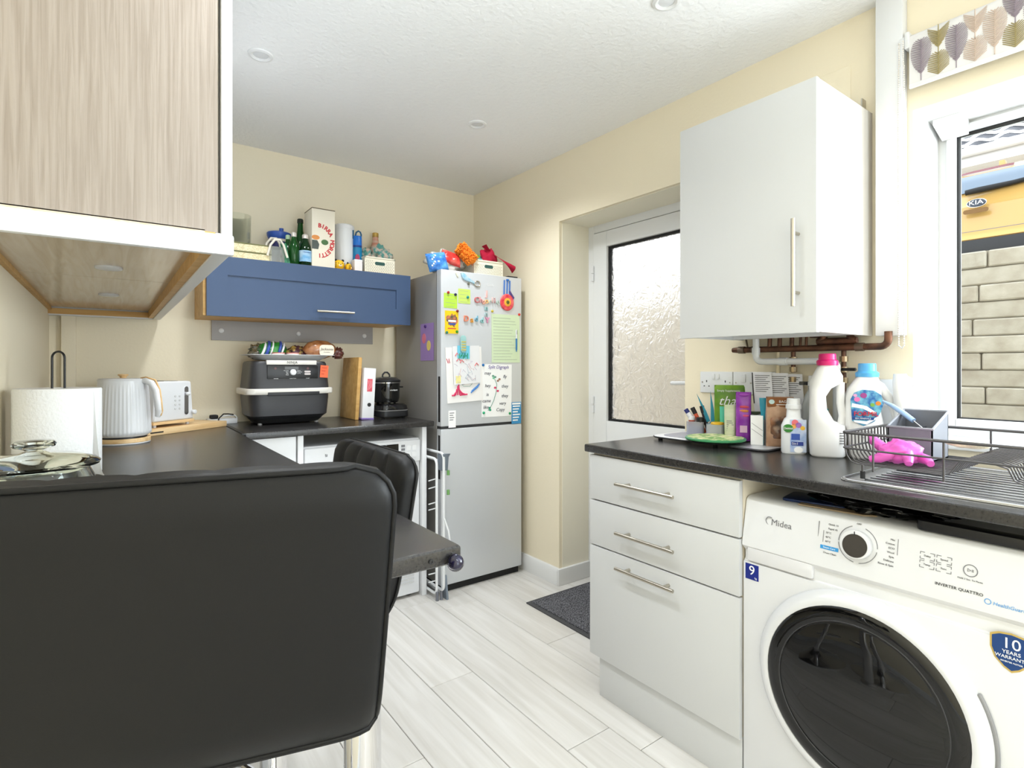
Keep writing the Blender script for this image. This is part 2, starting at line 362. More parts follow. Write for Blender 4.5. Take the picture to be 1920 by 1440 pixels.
for sgn in (0, 1):
    s_ = [carsec(sgn, i / 14) for i in range(15)]; cb.add(s_, [tuple(range(15))])
cb.build('car_body', YEL, car, smooth=40, weld=True)
def car_patch(name, zs, hw, m, off=0.012, curve=0.10):
    def sx(z):
        prof = [(0.30, 0.05), (0.42, 0.0), (0.74, 0.0), (0.80, 0.03), (1.04, 0.06), (1.08, 0.13), (1.30, 0.22), (1.405, 0.33), (1.455, 0.7)]
        for (a, xa), (b, xb) in zip(prof, prof[1:]):
            if a <= z <= b: return xa + (xb - xa) * (z - a) / (b - a)
        return 0.0
    def fn(u, v):
        z = zs[0] + (zs[1] - zs[0]) * v; t = (u - 0.5) * 2
        return (sx(z) - off + abs(t) ** 5 * 0.06 * (hw / 0.79), t * hw, z)
    return MB().grid(fn, 17, 8).build(name, m, car, smooth=True)
car_patch('rear_window', (1.19, 1.352), 0.60, mat('sky_tinted_glass', (112, 126, 142), 0.2))
car_patch('brake_light', (1.376, 1.402), 0.17, mat('dark_red_lens', (104, 34, 44), 0.25), off=0.02)
car_patch('bumper_strip', (0.762, 0.825), 0.80, mat('pale_bumper', (194, 158, 92), 0.35), off=0.05)
car_patch('lower_bumper', (0.42, 0.755), 0.80, BLACK, off=0.045)
car_patch('bumper_seam', (0.835, 0.84), 0.74, INKG, off=0.004)
MB().tube([(0.13, 0.10, 1.185), (0.135, 0.02, 1.19), (0.15, -0.2, 1.20), (0.165, -0.48, 1.23)], [0.022, 0.024, 0.018, 0.012], 8).build('wiper', RUBB, car, smooth=True)
bz = at_x(1830, 380, CX0 + 0.0).z - 1.45
bd = MB().prism(ell(0.064, 0.034, 24), 0, 0.012, 'y').build('badge', CHROME, car, loc=(0.012, 0, bz)); bd.rotation_euler = (0, 0, R(-90))
bd2 = MB().prism(ell(0.058, 0.029, 24), 0, 0.004, 'y').build('badge_field', mat('badge_dark', (52, 60, 74), 0.3), car, loc=(0.0, 0, bz)); bd2.rotation_euler = (0, 0, R(-90))
text('lettering', 'KIA', 0.048, (-0.003, 0, bz), CHROME, car, rot=(R(90), 0, R(-90)), sx=1.25)
hd = MB().prism(rrect(0.16, 0.034, 0.016), 0, 0.006, 'y').build('tailgate_handle', mat('handle_recess', (120, 84, 34), 0.5), car, loc=(0.006, 0.005, bz - 0.062)); hd.rotation_euler = (0, 0, R(-90))
for yy in (-0.62, 0.62):
    for xx in (0.62, 2.95):
        MB().lathe([(0.12, -0.09), (0.28, -0.09), (0.3, -0.05), (0.3, 0.05), (0.28, 0.09), (0.12, 0.09)], n=20, axis='y').build('wheel', RUBB, car, loc=(xx, yy, 0.30))
for yy in (-0.66, 0.66): B(0.0, 0.05, yy - 0.09, yy + 0.09, 0.78, 1.02).build('tail_light', mat('red_lens', (150, 30, 34), 0.2), car, bevel=0.012)
B(0.42, 0.50, -0.09, -0.05, 1.40, 1.475).build('aerial_base', YEL, car, bevel=0.01)
# neighbour's bungalow
nb = thing('house', 'neighbouring bungalow with grey tiled roof behind the yellow car', 'house', (9.0, 0, 1.45))
ev = at_x(1800, 292, 9.0).z - 1.45
B(0.35, 7, -4, 9, 0, ev).build('wall', mat('pale_render', (226, 220, 208), 0.9), nb)
B(0.0, 0.06, -4.3, 9.3, ev - 0.16, ev + 0.02).build('fascia', WHITE, nb, bevel=0.01)
B(0.0, 0.36, -4.3, 9.3, ev - 0.17, ev - 0.15).build('soffit', WHITE, nb)
MB().tube([(-0.06, -4.3, ev + 0.0), (-0.06, 9.3, ev + 0.0)], 0.06, 10).build('gutter', WHITE, nb, smooth=True)
tl = MB()
for r in range(12):
    def fn(u, v, r=r):
        y = -4.3 + 13.6 * u; s = (r + v * 1.08) * 0.30; c = math.cos(R(32)); sn = math.sin(R(32))
        lift = 0.045 * (1 - v) + 0.025 * math.sin(y * 2 * math.pi / 0.30)
        return (0.0 + s * c - lift * sn, y, ev + 0.03 + s * sn + lift * c)
    tl.grid(fn, 273, 2)
tag(tl.build('roof_tiles', mat('grey_roof_tile', (62, 62, 68), 0.8, rgb2=(94, 94, 100), scale=(4, 4, 4)), nb, smooth=True, weld=False), kind='stuff')

# ================================================================== LARGE FURNITURE
WT, WB = 0.907, 0.879
# ---- worktops
ol = [(0.0, 0.0), (0.0, 0.0)]
def worktop(name, label, x0, x1, y0, y1, **k):
    t = thing(name, label, 'worktop', ((x0 + x1) / 2, (y0 + y1) / 2, WB))
    B(-(x1 - x0) / 2, (x1 - x0) / 2, -(y1 - y0) / 2, (y1 - y0) / 2, 0, WT - WB).build('top', WORK, t, bevel=0.007, seg=3)
    return t
bar = worktop('breakfast_bar', 'long charcoal laminate breakfast bar along the left wall', XL, 0.452, 0.747, YB - 0.001)
lx, ly = 0.335 - (XL + 0.452) / 2, 0.868 - (0.747 + YB) / 2
MB().cyl((lx, ly, -WB + 0.012), (lx, ly, 0), 0.030, n=28).build('leg', CHROME, bar, smooth=45)
MB().lathe([(0.05, -WB), (0.05, -WB + 0.008), (0.032, -WB + 0.014)], (lx, ly, 0), 28).build('leg_foot', CHROME, bar)
MB().lathe([(0.055, 0), (0.055, -0.006), (0.032, -0.01)][::-1], (lx, ly, 0), 28).build('leg_plate', CHROME, bar)
MB().lathe([(0.004, 0), (0.004, 0.0015), (0.002, 0.0015), (0.002, 0.0005)], (0.452 - (XL + 0.452) / 2 - 0.055, 0.747 - (0.747 + YB) / 2, 0.013), 12, 'y').build('screw', BLACK, bar)
bk = worktop('back_worktop', 'short charcoal worktop between breakfast bar and fridge', 0.454, 1.372, 2.545, YB)
B(0.454 - 0.913, 0.470 - 0.913, 2.545 - 2.8325, YB - 2.8325, 0.0, WT - WB + 0.0006).build('joint_strip', BLACK, bk)
rt = worktop('sink_worktop', 'charcoal laminate worktop under the window with rounded front edge', 1.408, XR, -0.9, 1.463)
g = thing('corner_guard', 'clear round plastic ball guard on the breakfast bar corner', 'corner guard', (0.436, 0.740, 0.884))
MB().blob((0, 0, 0), (0.0135, 0.0135, 0.0135), 0.0, flat_bottom=False).build('ball', mat('clear_blue_plastic', (222, 222, 240), 0.03, trans=1.0, ior=1.4), g, smooth=True)
MB().blob((0.0, 0.0, 0.002), (0.0095, 0.0095, 0.0095), 0.0, flat_bottom=False).build('core', mat('violet_core', (34, 30, 58), 0.2), g, smooth=True)

# ---- white carcass, tumble dryer under the back worktop
c = thing('base_cabinet', 'white base cabinet under the back worktop beside the dryer', 'cabinet', (0.567, 2.57, 0))
B(-0.13, 0.117, 0.02, 0.54, 0.10, WB).build('body', CARC, c); B(-0.13, 0.115, 0.0, 0.02, 0.15, WB - 0.004).build('door', WPL, c, bevel=0.002)
B(-0.13, 0.117, 0.04, 0.06, 0.0, 0.12).build('plinth', WPL, c)
for x0, nm in ((0.688, 'left'), (1.312, 'right')):
    tag(B(-0.0125, 0.0125, 0, 0.55, 0, WB).build('end_panel', WPL, loc=(x0 + 0.0125, 2.565, 0), bevel=0.001), 'white upright panel on the %s of the tumble dryer' % nm, 'panel', 'dryer side panels')
td = thing('tumble_dryer', 'white tumble dryer under the back worktop behind the second stool', 'tumble dryer', (1.012, 2.572, 0))
B(-0.295, 0.295, 0.012, 0.52, 0.015, 0.822).build('body', APPL, td, bevel=0.012, seg=3)
B(-0.294, 0.294, 0.0, 0.02, 0.70, 0.815).build('control_panel', APPL, td, bevel=0.010, seg=3)
B(0.06, 0.17, -0.002, 0.004, 0.75, 0.80).build('display', GLOSSB, td, bevel=0.001)
for i in range(3): B(0.185, 0.205, -0.002, 0.003, 0.745 + i * 0.018, 0.757 + i * 0.018).build('label_strip', INKG, td)
for (bx, bz_) in ((0.225, 0.775), (0.225, 0.74), (0.257, 0.775), (0.257, 0.74)): MB().prism(rrect(0.024, 0.026, 0.006), -0.003, 0.002, 'y').build('button', WPL, td, loc=(bx, 0, bz_))
text('lettering', 'SI', 0.017, (-0.20, -0.0012, 0.775), INKK, td, align='LEFT')
B(-0.27, -0.05, -0.003, 0.002, 0.715, 0.742).build('drawer_front', WPL, td, bevel=0.002)
MB().lathe([(0.0, 0.012), (0.15, 0.012), (0.17, 0.02), (0.215, 0.02), (0.225, 0.01), (0.225, -0.01)], (0, 0.01, 0.43), 48, 'y').build('door', APPL, td, smooth=40)
MB().tube(arc((0, -0.012, 0.43), 0.198, 0, 360, 47, 'xz')[:-1], 0.005, 8, True).build('door_ring', CHROME, td, smooth=True)
for i in range(6): B(0.04, 0.26, 0.006, 0.014, 0.075 + i * 0.017, 0.081 + i * 0.017).build('vent_slat', mat('pale_grey', (205, 205, 205), 0.5), td)
for xx in (-0.25, 0.25): MB().cyl((xx, 0.06, 0), (xx, 0.06, 0.02), 0.018).build('foot', RUBB, td)

# ---- upper cabinet on the left wall (end towards the camera)
uc = thing('wall_cabinet', 'large oak-effect wall cabinet with white trim at top left', 'cabinet', (0, 0, 0))
CY0, CXR = 1.20, 0.197
B(XL, CXR - 0.022, CY0 + 0.018, YB - 0.02, 1.455, 2.26).build('body', CARC, uc)
B(XL, CXR - 0.026, CY0, CY0 + 0.018, 1.452, 2.33).build('end_panel', OAKW, uc, bevel=0.001)
for i in range(3): B(CXR - 0.02, CXR, CY0 - 0.002 + i * 0.636, CY0 - 0.004 + (i + 1) * 0.636, 1.449, 2.26).build('door', WPL, uc, bevel=0.002)
# light pelmet
B(XL, CXR, CY0 - 0.02, CY0 - 0.001, 1.407, 1.446).build('pelmet', WPL, uc, bevel=0.004)
B(CXR - 0.03, CXR, CY0, YB - 0.03, 1.414, 1.452).build('pelmet', mat('pale_grey_trim', (222, 222, 222), 0.4), uc, bevel=0.002)
B(CXR - 0.048, CXR - 0.03, CY0, YB - 0.05, 1.418, 1.452).build('pelmet_lining', OAK, uc)
B(XL, CXR - 0.03, YB - 0.05, YB - 0.02, 1.414, 1.452).build('pelmet', mat('pale_grey_trim', (222, 222, 222), 0.4), uc, bevel=0.002)
B(XL, CXR - 0.048, YB - 0.058, YB - 0.05, 1.420, 1.444).build('pelmet_lining', OAK, uc)
B(XL, XL + 0.012, CY0, YB - 0.058, 1.436, 1.452).build('pelmet_lining', OAK, uc)
OAKU = mat('oak_effect_board', (196, 176, 150), 0.16, rgb2=(214, 198, 176), scale=(42, 2.2, 42), detail=7, dist=1.4, ramp=(0.3, 0.62))
for a, b in ((CY0, 1.98), (1.984, YB - 0.06)): B(XL + 0.012, CXR - 0.048, a, b, 1.449, 1.455).build('base_board', OAKU, uc)
for yy in (1.36, 1.76, 2.42): MB().lathe([(0.03, 0), (0.03, -0.005), (0.026, -0.007)][::-1], (0.0, yy, 1.449), 24).build('reflection_disc', WPL, uc)  # bright reflections on the underside, modelled as white discs

# ---- blue wall unit
bc = thing('blue_wall_unit', 'blue shaker flap-front wall unit with oak carcass on back wall', 'cabinet', (0.857, 2.80, 1.425))
hw = 0.502
cm = MB(); cm.box(-hw - 0.012, hw - 0.012, 0.022, 0.32, 0, 0.018); cm.box(-hw - 0.012, hw - 0.012, 0.022, 0.32, 0.255, 0.273); cm.box(-hw - 0.012, -hw + 0.006, 0.022, 0.32, 0.018, 0.255); cm.box(hw - 0.03, hw - 0.012, 0.022, 0.32, 0.018, 0.255); cm.box(-hw, hw - 0.02, 0.31, 0.32, 0.018, 0.255)
cm.build('carcass', OAK, bc, weld=False)
dr = MB(); Z0, Z1, x_ = -0.002, 0.273, hw
for (a, b, cc, d) in ((-x_, -x_ + 0.085, Z0, Z1), (x_ - 0.085, x_, Z0, Z1), (-x_ + 0.085, x_ - 0.085, Z1 - 0.085, Z1), (-x_ + 0.085, x_ - 0.085, Z0, Z0 + 0.085)): dr.box(a, b, 0, 0.02, cc, d)
bd_ = dr.build('flap_door', BLUE, bc, weld=False)
B(-x_ + 0.08, x_ - 0.08, 0.007, 0.018, Z0 + 0.08, Z1 - 0.08).build('recessed_panel', BLUE, bd_)
hm = MB(); hm.cyl((-0.02, -0.028, 0.045), (0.17, -0.028, 0.045), 0.006, n=12)
for xx in (0.01, 0.14): hm.cyl((xx, -0.028, 0.045), (xx, 0, 0.045), 0.0045, n=10)
hm.build('handle', STEEL, bd_, smooth=45, weld=False)
# ---- grey wall rail under it
a, b = at_y(396, 604, YB), at_y(697, 643, YB)
rl = thing('wall_rail', 'grey backboard rail with three white screw caps under blue unit', 'rail', (0, YB, 0))
B(a.x, b.x, -0.016, 0, 1.325, a.z + 0.01).build('board', mat('mid_grey_board', (168, 165, 164), 0.5), rl, bevel=0.001)
for (u, v) in ((415, 620), (560, 626), (683, 630)):
    q = at_y(u, v, YB - 0.016); MB().lathe([(0.012, 0), (0.012, 0.004), (0.008, 0.007), (0.0, 0.008)], (q.x, -0.016, q.z), 16, 'y').build('screw_cap', WPL, rl)

# ---- fridge freezer
FX0, FX1, FY = 1.398, 1.928, 2.52
fr = thing('fridge_freezer', 'tall silver fridge freezer covered in notes and magnets', 'fridge', (FX0, FY, 0))
B(0.002, 0.528, 0.055, 0.56, 0.04, 1.695).build('body', SILVS, fr, bevel=0.004)
B(0.0, 0.53, 0.0, 0.05, 0.877, 1.703).build('fridge_door', SILV, fr, bevel=0.006, seg=3)
B(0.0, 0.53, 0.0, 0.05, 0.04, 0.862).build('freezer_door', SILV, fr, bevel=0.006, seg=3)
B(0.006, 0.524, 0.012, 0.06, 0.85, 0.89).build('door_gap_seal', mat('dark_grey_seal', (58, 58, 60), 0.6), fr)
B(0.01, 0.52, 0.02, 0.4, 0.0, 0.045).build('plinth', RUBB, fr)
B(-0.0006, 0.004, 0.010, 0.03, 0.90, 1.14).build('grip_recess', RUBB, fr); B(-0.0006, 0.004, 0.010, 0.03, 0.60, 0.83).build('grip_recess', RUBB, fr)
B(0.44, 0.51, 0.01, 0.09, 1.695, 1.712).build('hinge_cover', BLACK, fr, bevel=0.004)
q = at_y(919, 535, FY); text('lettering', 'Candy', 0.020, (q.x - FX0, -0.0005, q.z), WPL, fr, shear=0.2)
q = at_y(844, 786, FY); lb = B(-0.022, 0.022, -0.0012, 0, -0.045, 0.045).build('energy_label', PAPER, fr, loc=(q.x + 0.012 - FX0, 0, q.z))
for i in range(4): B(-0.016, 0.012 - 0.006 * (i % 2), -0.0016, -0.0012, 0.03 - 0.012 * i, 0.034 - 0.012 * i).build('print_line', INKG, lb)
q = at_y(968, 774, FY); sb = B(-0.034, 0.034, -0.0012, 0, -0.062, 0.062).build('blue_sticker', mat('sticker_blue', (58, 142, 196), 0.4), fr, loc=(q.x - FX0, 0, q.z))
for i in range(6): B(-0.026, 0.026 - 0.008 * (i % 3), -0.0016, -0.0012, 0.035 - 0.016 * i, 0.042 - 0.016 * i).build('print_line', PAPER, sb)
B(-0.03, 0.03, -0.0016, -0.0012, 0.048, 0.058).build('print_line', PAPER, sb)

# ---- drawer unit on the right
du = thing('drawer_unit', 'light grey three-drawer base unit with bar handles', 'drawer unit', (1.42, 1.148, 0), R(-90))
B(-0.294, 0.294, 0.02, 0.555, 0.145, WB).build('body', CARC, du)
for (z0, z1, hz_) in ((0.145, 0.541, 0.502), (0.546, 0.706, 0.622), (0.711, 0.870, 0.790)):
    d = B(-0.296, 0.294, 0, 0.018, z0, z1).build('drawer', DOORG, du, bevel=0.0012)
    hm = MB(); hm.cyl((-0.145, -0.030, hz_), (0.093, -0.030, hz_), 0.006, n=12)
    for xx in (-0.107, 0.055): hm.cyl((xx, -0.030, hz_), (xx, 0, hz_), 0.0055, n=10)
    hm.build('handle', STEEL, d, smooth=45, weld=False)
B(-0.26, 0.294, 0.014, 0.03, 0, 0.145).build('plinth', DOORG, du, bevel=0.001)

# ---- washing machine
wm = thing('washing_machine', 'white front-loading washing machine with black round door', 'washing machine', (1.43, 0.552, 0), R(-90))
B(-0.298, 0.298, 0.012, 0.50, 0.012, 0.691).build('body', APPL, wm, bevel=0.006, seg=2)
MB().prism([(0.0, 0.692), (0.0, 0.70), (0.022, 0.812), (0.0245, 0.8175), (0.029, 0.8215), (0.036, 0.8245), (0.05, 0.826), (0.50, 0.826), (0.50, 0.692)], -0.299, 0.299, 'x').build('control_panel', APPL, wm)
MB().prism([(0.0, 0.692), (0.016, 0.676), (0.016, 0.655), (0.006, 0.645), (0.03, 0.645), (0.03, 0.692)], -0.298, 0.298, 'x').build('shadow_groove', mat('enamel_groove', (222, 222, 224), 0.3), wm)
B(-0.298, 0.298, 0.004, 0.02, 0.03, 0.648).build('front_panel', APPL, wm, bevel=0.003)
B(-0.285, -0.11, 0.0, 0.02, 0.652, 0.690).build('drawer_grip', mat('grip_grey', (218, 218, 221), 0.3), wm, bevel=0.006)
MB().tube([(-0.102, 0.004, 0.694), (-0.10, 0.018, 0.80)], 0.0009, 6).build('drawer_seam', INKG, wm)
pt = lambda x, z: (x, 0.0 + (z - 0.70) / 0.112 * 0.022 - 0.0006, z)           # point on the sloping panel
TILT = R(90) - math.atan(0.022 / 0.112)
def ptext(body, size, x, z, m, **k): return text('lettering', body, size, pt(x, z), m, wm, rot=(TILT, 0, 0), **k)
lg = ptext('Midea', 0.023, -0.195, 0.770, INKG)
MB().tube(arc((-0.226, pt(0, 0.771)[1] - 0.0002, 0.772), 0.011, 60, 300, 14, 'xz'), 0.0011, 6).build('logo_arc', INKG, wm)
dz_ = 0.765; dx_ = -0.010
def disc(name, r, h0, h1, m, x, z, n=40):
    o = MB().lathe([(r, 0), (r, h1 - h0)], (0, 0, 0), n, 'y').build(name, m, wm, loc=(x, pt(x, z)[1] - h0, z), bevel=min(0.0015, (h1 - h0) / 3) if h1 - h0 > 0.002 else 0)
    o.rotation_euler = (-math.atan(0.022 / 0.112), 0, 0); return o
disc('dial', 0.033, 0.0, 0.016, APPL, dx_, dz_); disc('dial_face', 0.027, 0.016, 0.0175, mat('dark_bronze', (62, 58, 54), 0.3), dx_, dz_)
rg = MB(); y_ = pt(0, dz_)[1] - 0.0005
for a0, a1 in ((110, 180), (185, 262), (278, 350), (0, 70)): rg.tube([(p[0], pt(0, p[2])[1] - 0.0004, p[2]) for p in arc((dx_, 0, dz_), 0.042, a0, a1, 14, 'xz')], 0.0007, 5)
rg.build('dial_scale', INKG, wm, weld=False)
B(-0.0006, 0.0006, -0.019, -0.016, 0.026, 0.034).build('dial_mark', INKK, wm, loc=(dx_, pt(0, dz_)[1], dz_))
left = ['Quick 15', 'Rapid 45', '20\u00b0C', '40\u00b0C', '60\u00b0C']; right = ['Mix', 'Cotton', 'ECO', 'Wool', 'Spin', 'Delicate', 'Rinse & Spin']
for i, s in enumerate(left): ptext(s, 0.0062, -0.078 if i < 2 else -0.083, 0.797 - i * 0.0105, INKG, align='LEFT')
for i, s in enumerate(right): ptext(s, 0.0062, 0.066, 0.793 - i * 0.0095, INKG, align='RIGHT')
for x0, z0, z1 in ((-0.088, 0.752, 0.780), (0.072, 0.762, 0.797)): MB().tube([pt(x0, z0), pt(x0, z1)], 0.0006, 5).build('print_bar', INKG, wm)
q = ptext('Steam Care', 0.006, -0.072, 0.7405, PAPER, ext=0.0007)
o = B(-0.021, 0.021, -0.0004, 0.0004, -0.0045, 0.0045).build('blue_flash', mat('flash_blue', (58, 150, 214), 0.4), wm, loc=pt(-0.072, 0.7405)); o.rotation_euler = (-math.atan(0.022 / 0.112), 0, 0)
ptext('Drum Clean', 0.006, -0.07, 0.728, INKG); ptext('OFF', 0.006, dx_, 0.812, INKG)
for i, (bx, bz2, s) in enumerate(((0.128, 0.775, 'Delay'), (0.158, 0.775, 'Speed'), (0.128, 0.757, 'Temp'), (0.158, 0.757, 'Func'))):
    k = MB()
    for sx in (-1, 1):
        for sz in (-1, 1):
            c0 = (bx + sx * 0.013, bz2 + sz * 0.0072)
            k.tube([pt(c0[0] - sx * 0.008, c0[1]), pt(*c0)], 0.0006, 5); k.tube([pt(*c0), pt(c0[0], c0[1] - sz * 0.005)], 0.0006, 5)
    k.build('touch_key', INKG, wm, weld=False); ptext(s, 0.0055, bx, bz2, INKG)
k = MB(); k.tube([(p[0], pt(0, p[2])[1], p[2]) for p in arc((0.203, 0, 0.766), 0.0115, 0, 360, 28, 'xz')[:-1]], 0.0009, 5, True); k.build('start_ring', INKG, wm)
ptext('\u25b7II', 0.008, 0.203, 0.766, INKG); ptext('Hold 3 Sec. To Pause', 0.0048, 0.203, 0.7475, INKG)
ptext('INVERTER QUATTRO', 0.0085, 0.185, 0.724, INKK); ptext('HealthGuard', 0.0095, 0.266, 0.714, mat('print_blue', (90, 160, 220), 0.5), shear=0.15)
MB().tube([(p[0], pt(0, p[2])[1], p[2]) for p in arc((0.233, 0, 0.715), 0.005, 0, 360, 16, 'xz')[:-1]], 0.0007, 5, True).build('logo_ring', mat('print_blue', (90, 160, 220), 0.5), wm)
# porthole
DC = (0.0, 0.004, 0.405)
MB().lathe([(0.247, 0), (0.247, 0.006), (0.242, 0.014), (0.232, 0.024), (0.222, 0.028), (0.214, 0.026), (0.21, 0.012), (0.2, 0.006)], DC, 72, 'y').build('door_ring', APPL, wm, smooth=40)
dg_ = MB().lathe([(0.212, 0.006), (0.213, 0.025), (0.206, 0.030), (0.186, 0.031), (0.178, 0.028), (0.172, 0.030), (0.13, 0.034), (0.07, 0.037), (0.0, 0.038)], DC, 72, 'y').build('door_glass', mat('smoked_door_glass', (8, 8, 9), 0.02, coat=0.15), wm, smooth=50)
MB().tube([(p[0], DC[1] - 0.0295, p[2]) for p in arc((0, 0, DC[2]), 0.180, 0, 360, 71, 'xz')[:-1]], 0.0018, 6, True).build('glass_rim', mat('dark_grey_rim', (52, 52, 54), 0.2), dg_, smooth=True)
MB().tube([(p[0], DC[1] - 0.004, p[2]) for p in arc((0, 0, DC[2]), 0.249, -28, 28, 20, 'xz')], 0.0045, 6).build('door_pull', mat('pull_grey', (140, 140, 142), 0.4), wm, smooth=True)
st = B(-0.019, 0.019, -0.0008, 0, -0.0215, 0.0215).build('capacity_sticker', mat('royal_blue', (24, 40, 130), 0.35), wm, loc=(-0.272, 0.004, 0.622))
text('lettering', '9', 0.036, (0, -0.001, 0.003), PAPER, st); text('lettering', 'kg', 0.007, (0.011, -0.001, -0.015), PAPER, st)
sh = MB().prism([(-0.033, 0.026), (-0.02, 0.033), (0.0, 0.036), (0.02, 0.033), (0.033, 0.026), (0.033, 0.0), (0.026, -0.02), (0.012, -0.035), (0.0, -0.042), (-0.012, -0.035), (-0.026, -0.02), (-0.033, 0.0)], -0.0008, 0, 'y').build('warranty_badge', mat('badge_gold', (196, 168, 92), 0.35), wm, loc=(0.269, 0.004, 0.628))
MB().prism([(x * 0.9, z * 0.9) for x, z in [(-0.033, 0.026), (-0.02, 0.033), (0.0, 0.036), (0.02, 0.033), (0.033, 0.026), (0.033, 0.0), (0.026, -0.02), (0.012, -0.035), (0.0, -0.042), (-0.012, -0.035), (-0.026, -0.02), (-0.033, 0.0)]], -0.0014, -0.0008, 'y').build('badge_field', mat('badge_navy', (20, 62, 122), 0.35), sh)
text('lettering', '10', 0.030, (0, -0.0018, 0.014), PAPER, sh); text('lettering', 'YEARS', 0.010, (0, -0.0018, -0.003), PAPER, sh); text('lettering', 'WARRANTY', 0.009, (0, -0.0018, -0.013), PAPER, sh); text('lettering', 'INVERTER MOTOR', 0.004, (0, -0.0018, -0.022), PAPER, sh)
for xx in (-0.26, 0.26): MB().cyl((xx, 0.05, 0), (xx, 0.05, 0.014), 0.02).build('foot', RUBB, wm)

# ---- right wall cabinet
WCX, WCY0, WCY1 = 1.60, 0.728, 1.184
wc = thing('grey_wall_cabinet', 'light grey single-door wall cabinet with pale ash side', 'cabinet', (WCX, (WCY0 + WCY1) / 2, 1.288), R(-90))
hw2 = (WCY1 - WCY0) / 2
cb_ = MB(); cb_.box(-hw2, -hw2 + 0.016, 0.02, 0.375, 0.004, 0.716); cb_.box(-hw2 + 0.016, hw2 - 0.016, 0.02, 0.375, 0.70, 0.716); cb_.box(-hw2 + 0.016, hw2 - 0.016, 0.30, 0.31, 0.004, 0.70); cb_.box(-hw2 + 0.016, hw2 - 0.016, 0.02, 0.29, 0.05, 0.066)
cb_.build('carcass', WPL, wc, weld=False)
B(hw2 - 0.016, hw2, 0.02, 0.378, 0.002, 0.718).build('side_panel', OAKL, wc)
d = B(-hw2, hw2, 0, 0.018, 0, 0.72).build('door', DOORG, wc, bevel=0.0012)
hm = MB(); hm.cyl((hw2 - 0.05, -0.032, 0.075), (hw2 - 0.05, -0.032, 0.325), 0.006, n=12)
for zz in (0.115, 0.285): hm.cyl((hw2 - 0.05, -0.032, zz), (hw2 - 0.05, 0, zz), 0.005, n=10)
hm.build('handle', STEEL, d, smooth=45, weld=False)
B(hw2 - 0.02, hw2 - 0.0165, 0.345, 0.375, 0.716, 0.765).build('hanging_bracket', STEEL, wc, bevel=0.001)

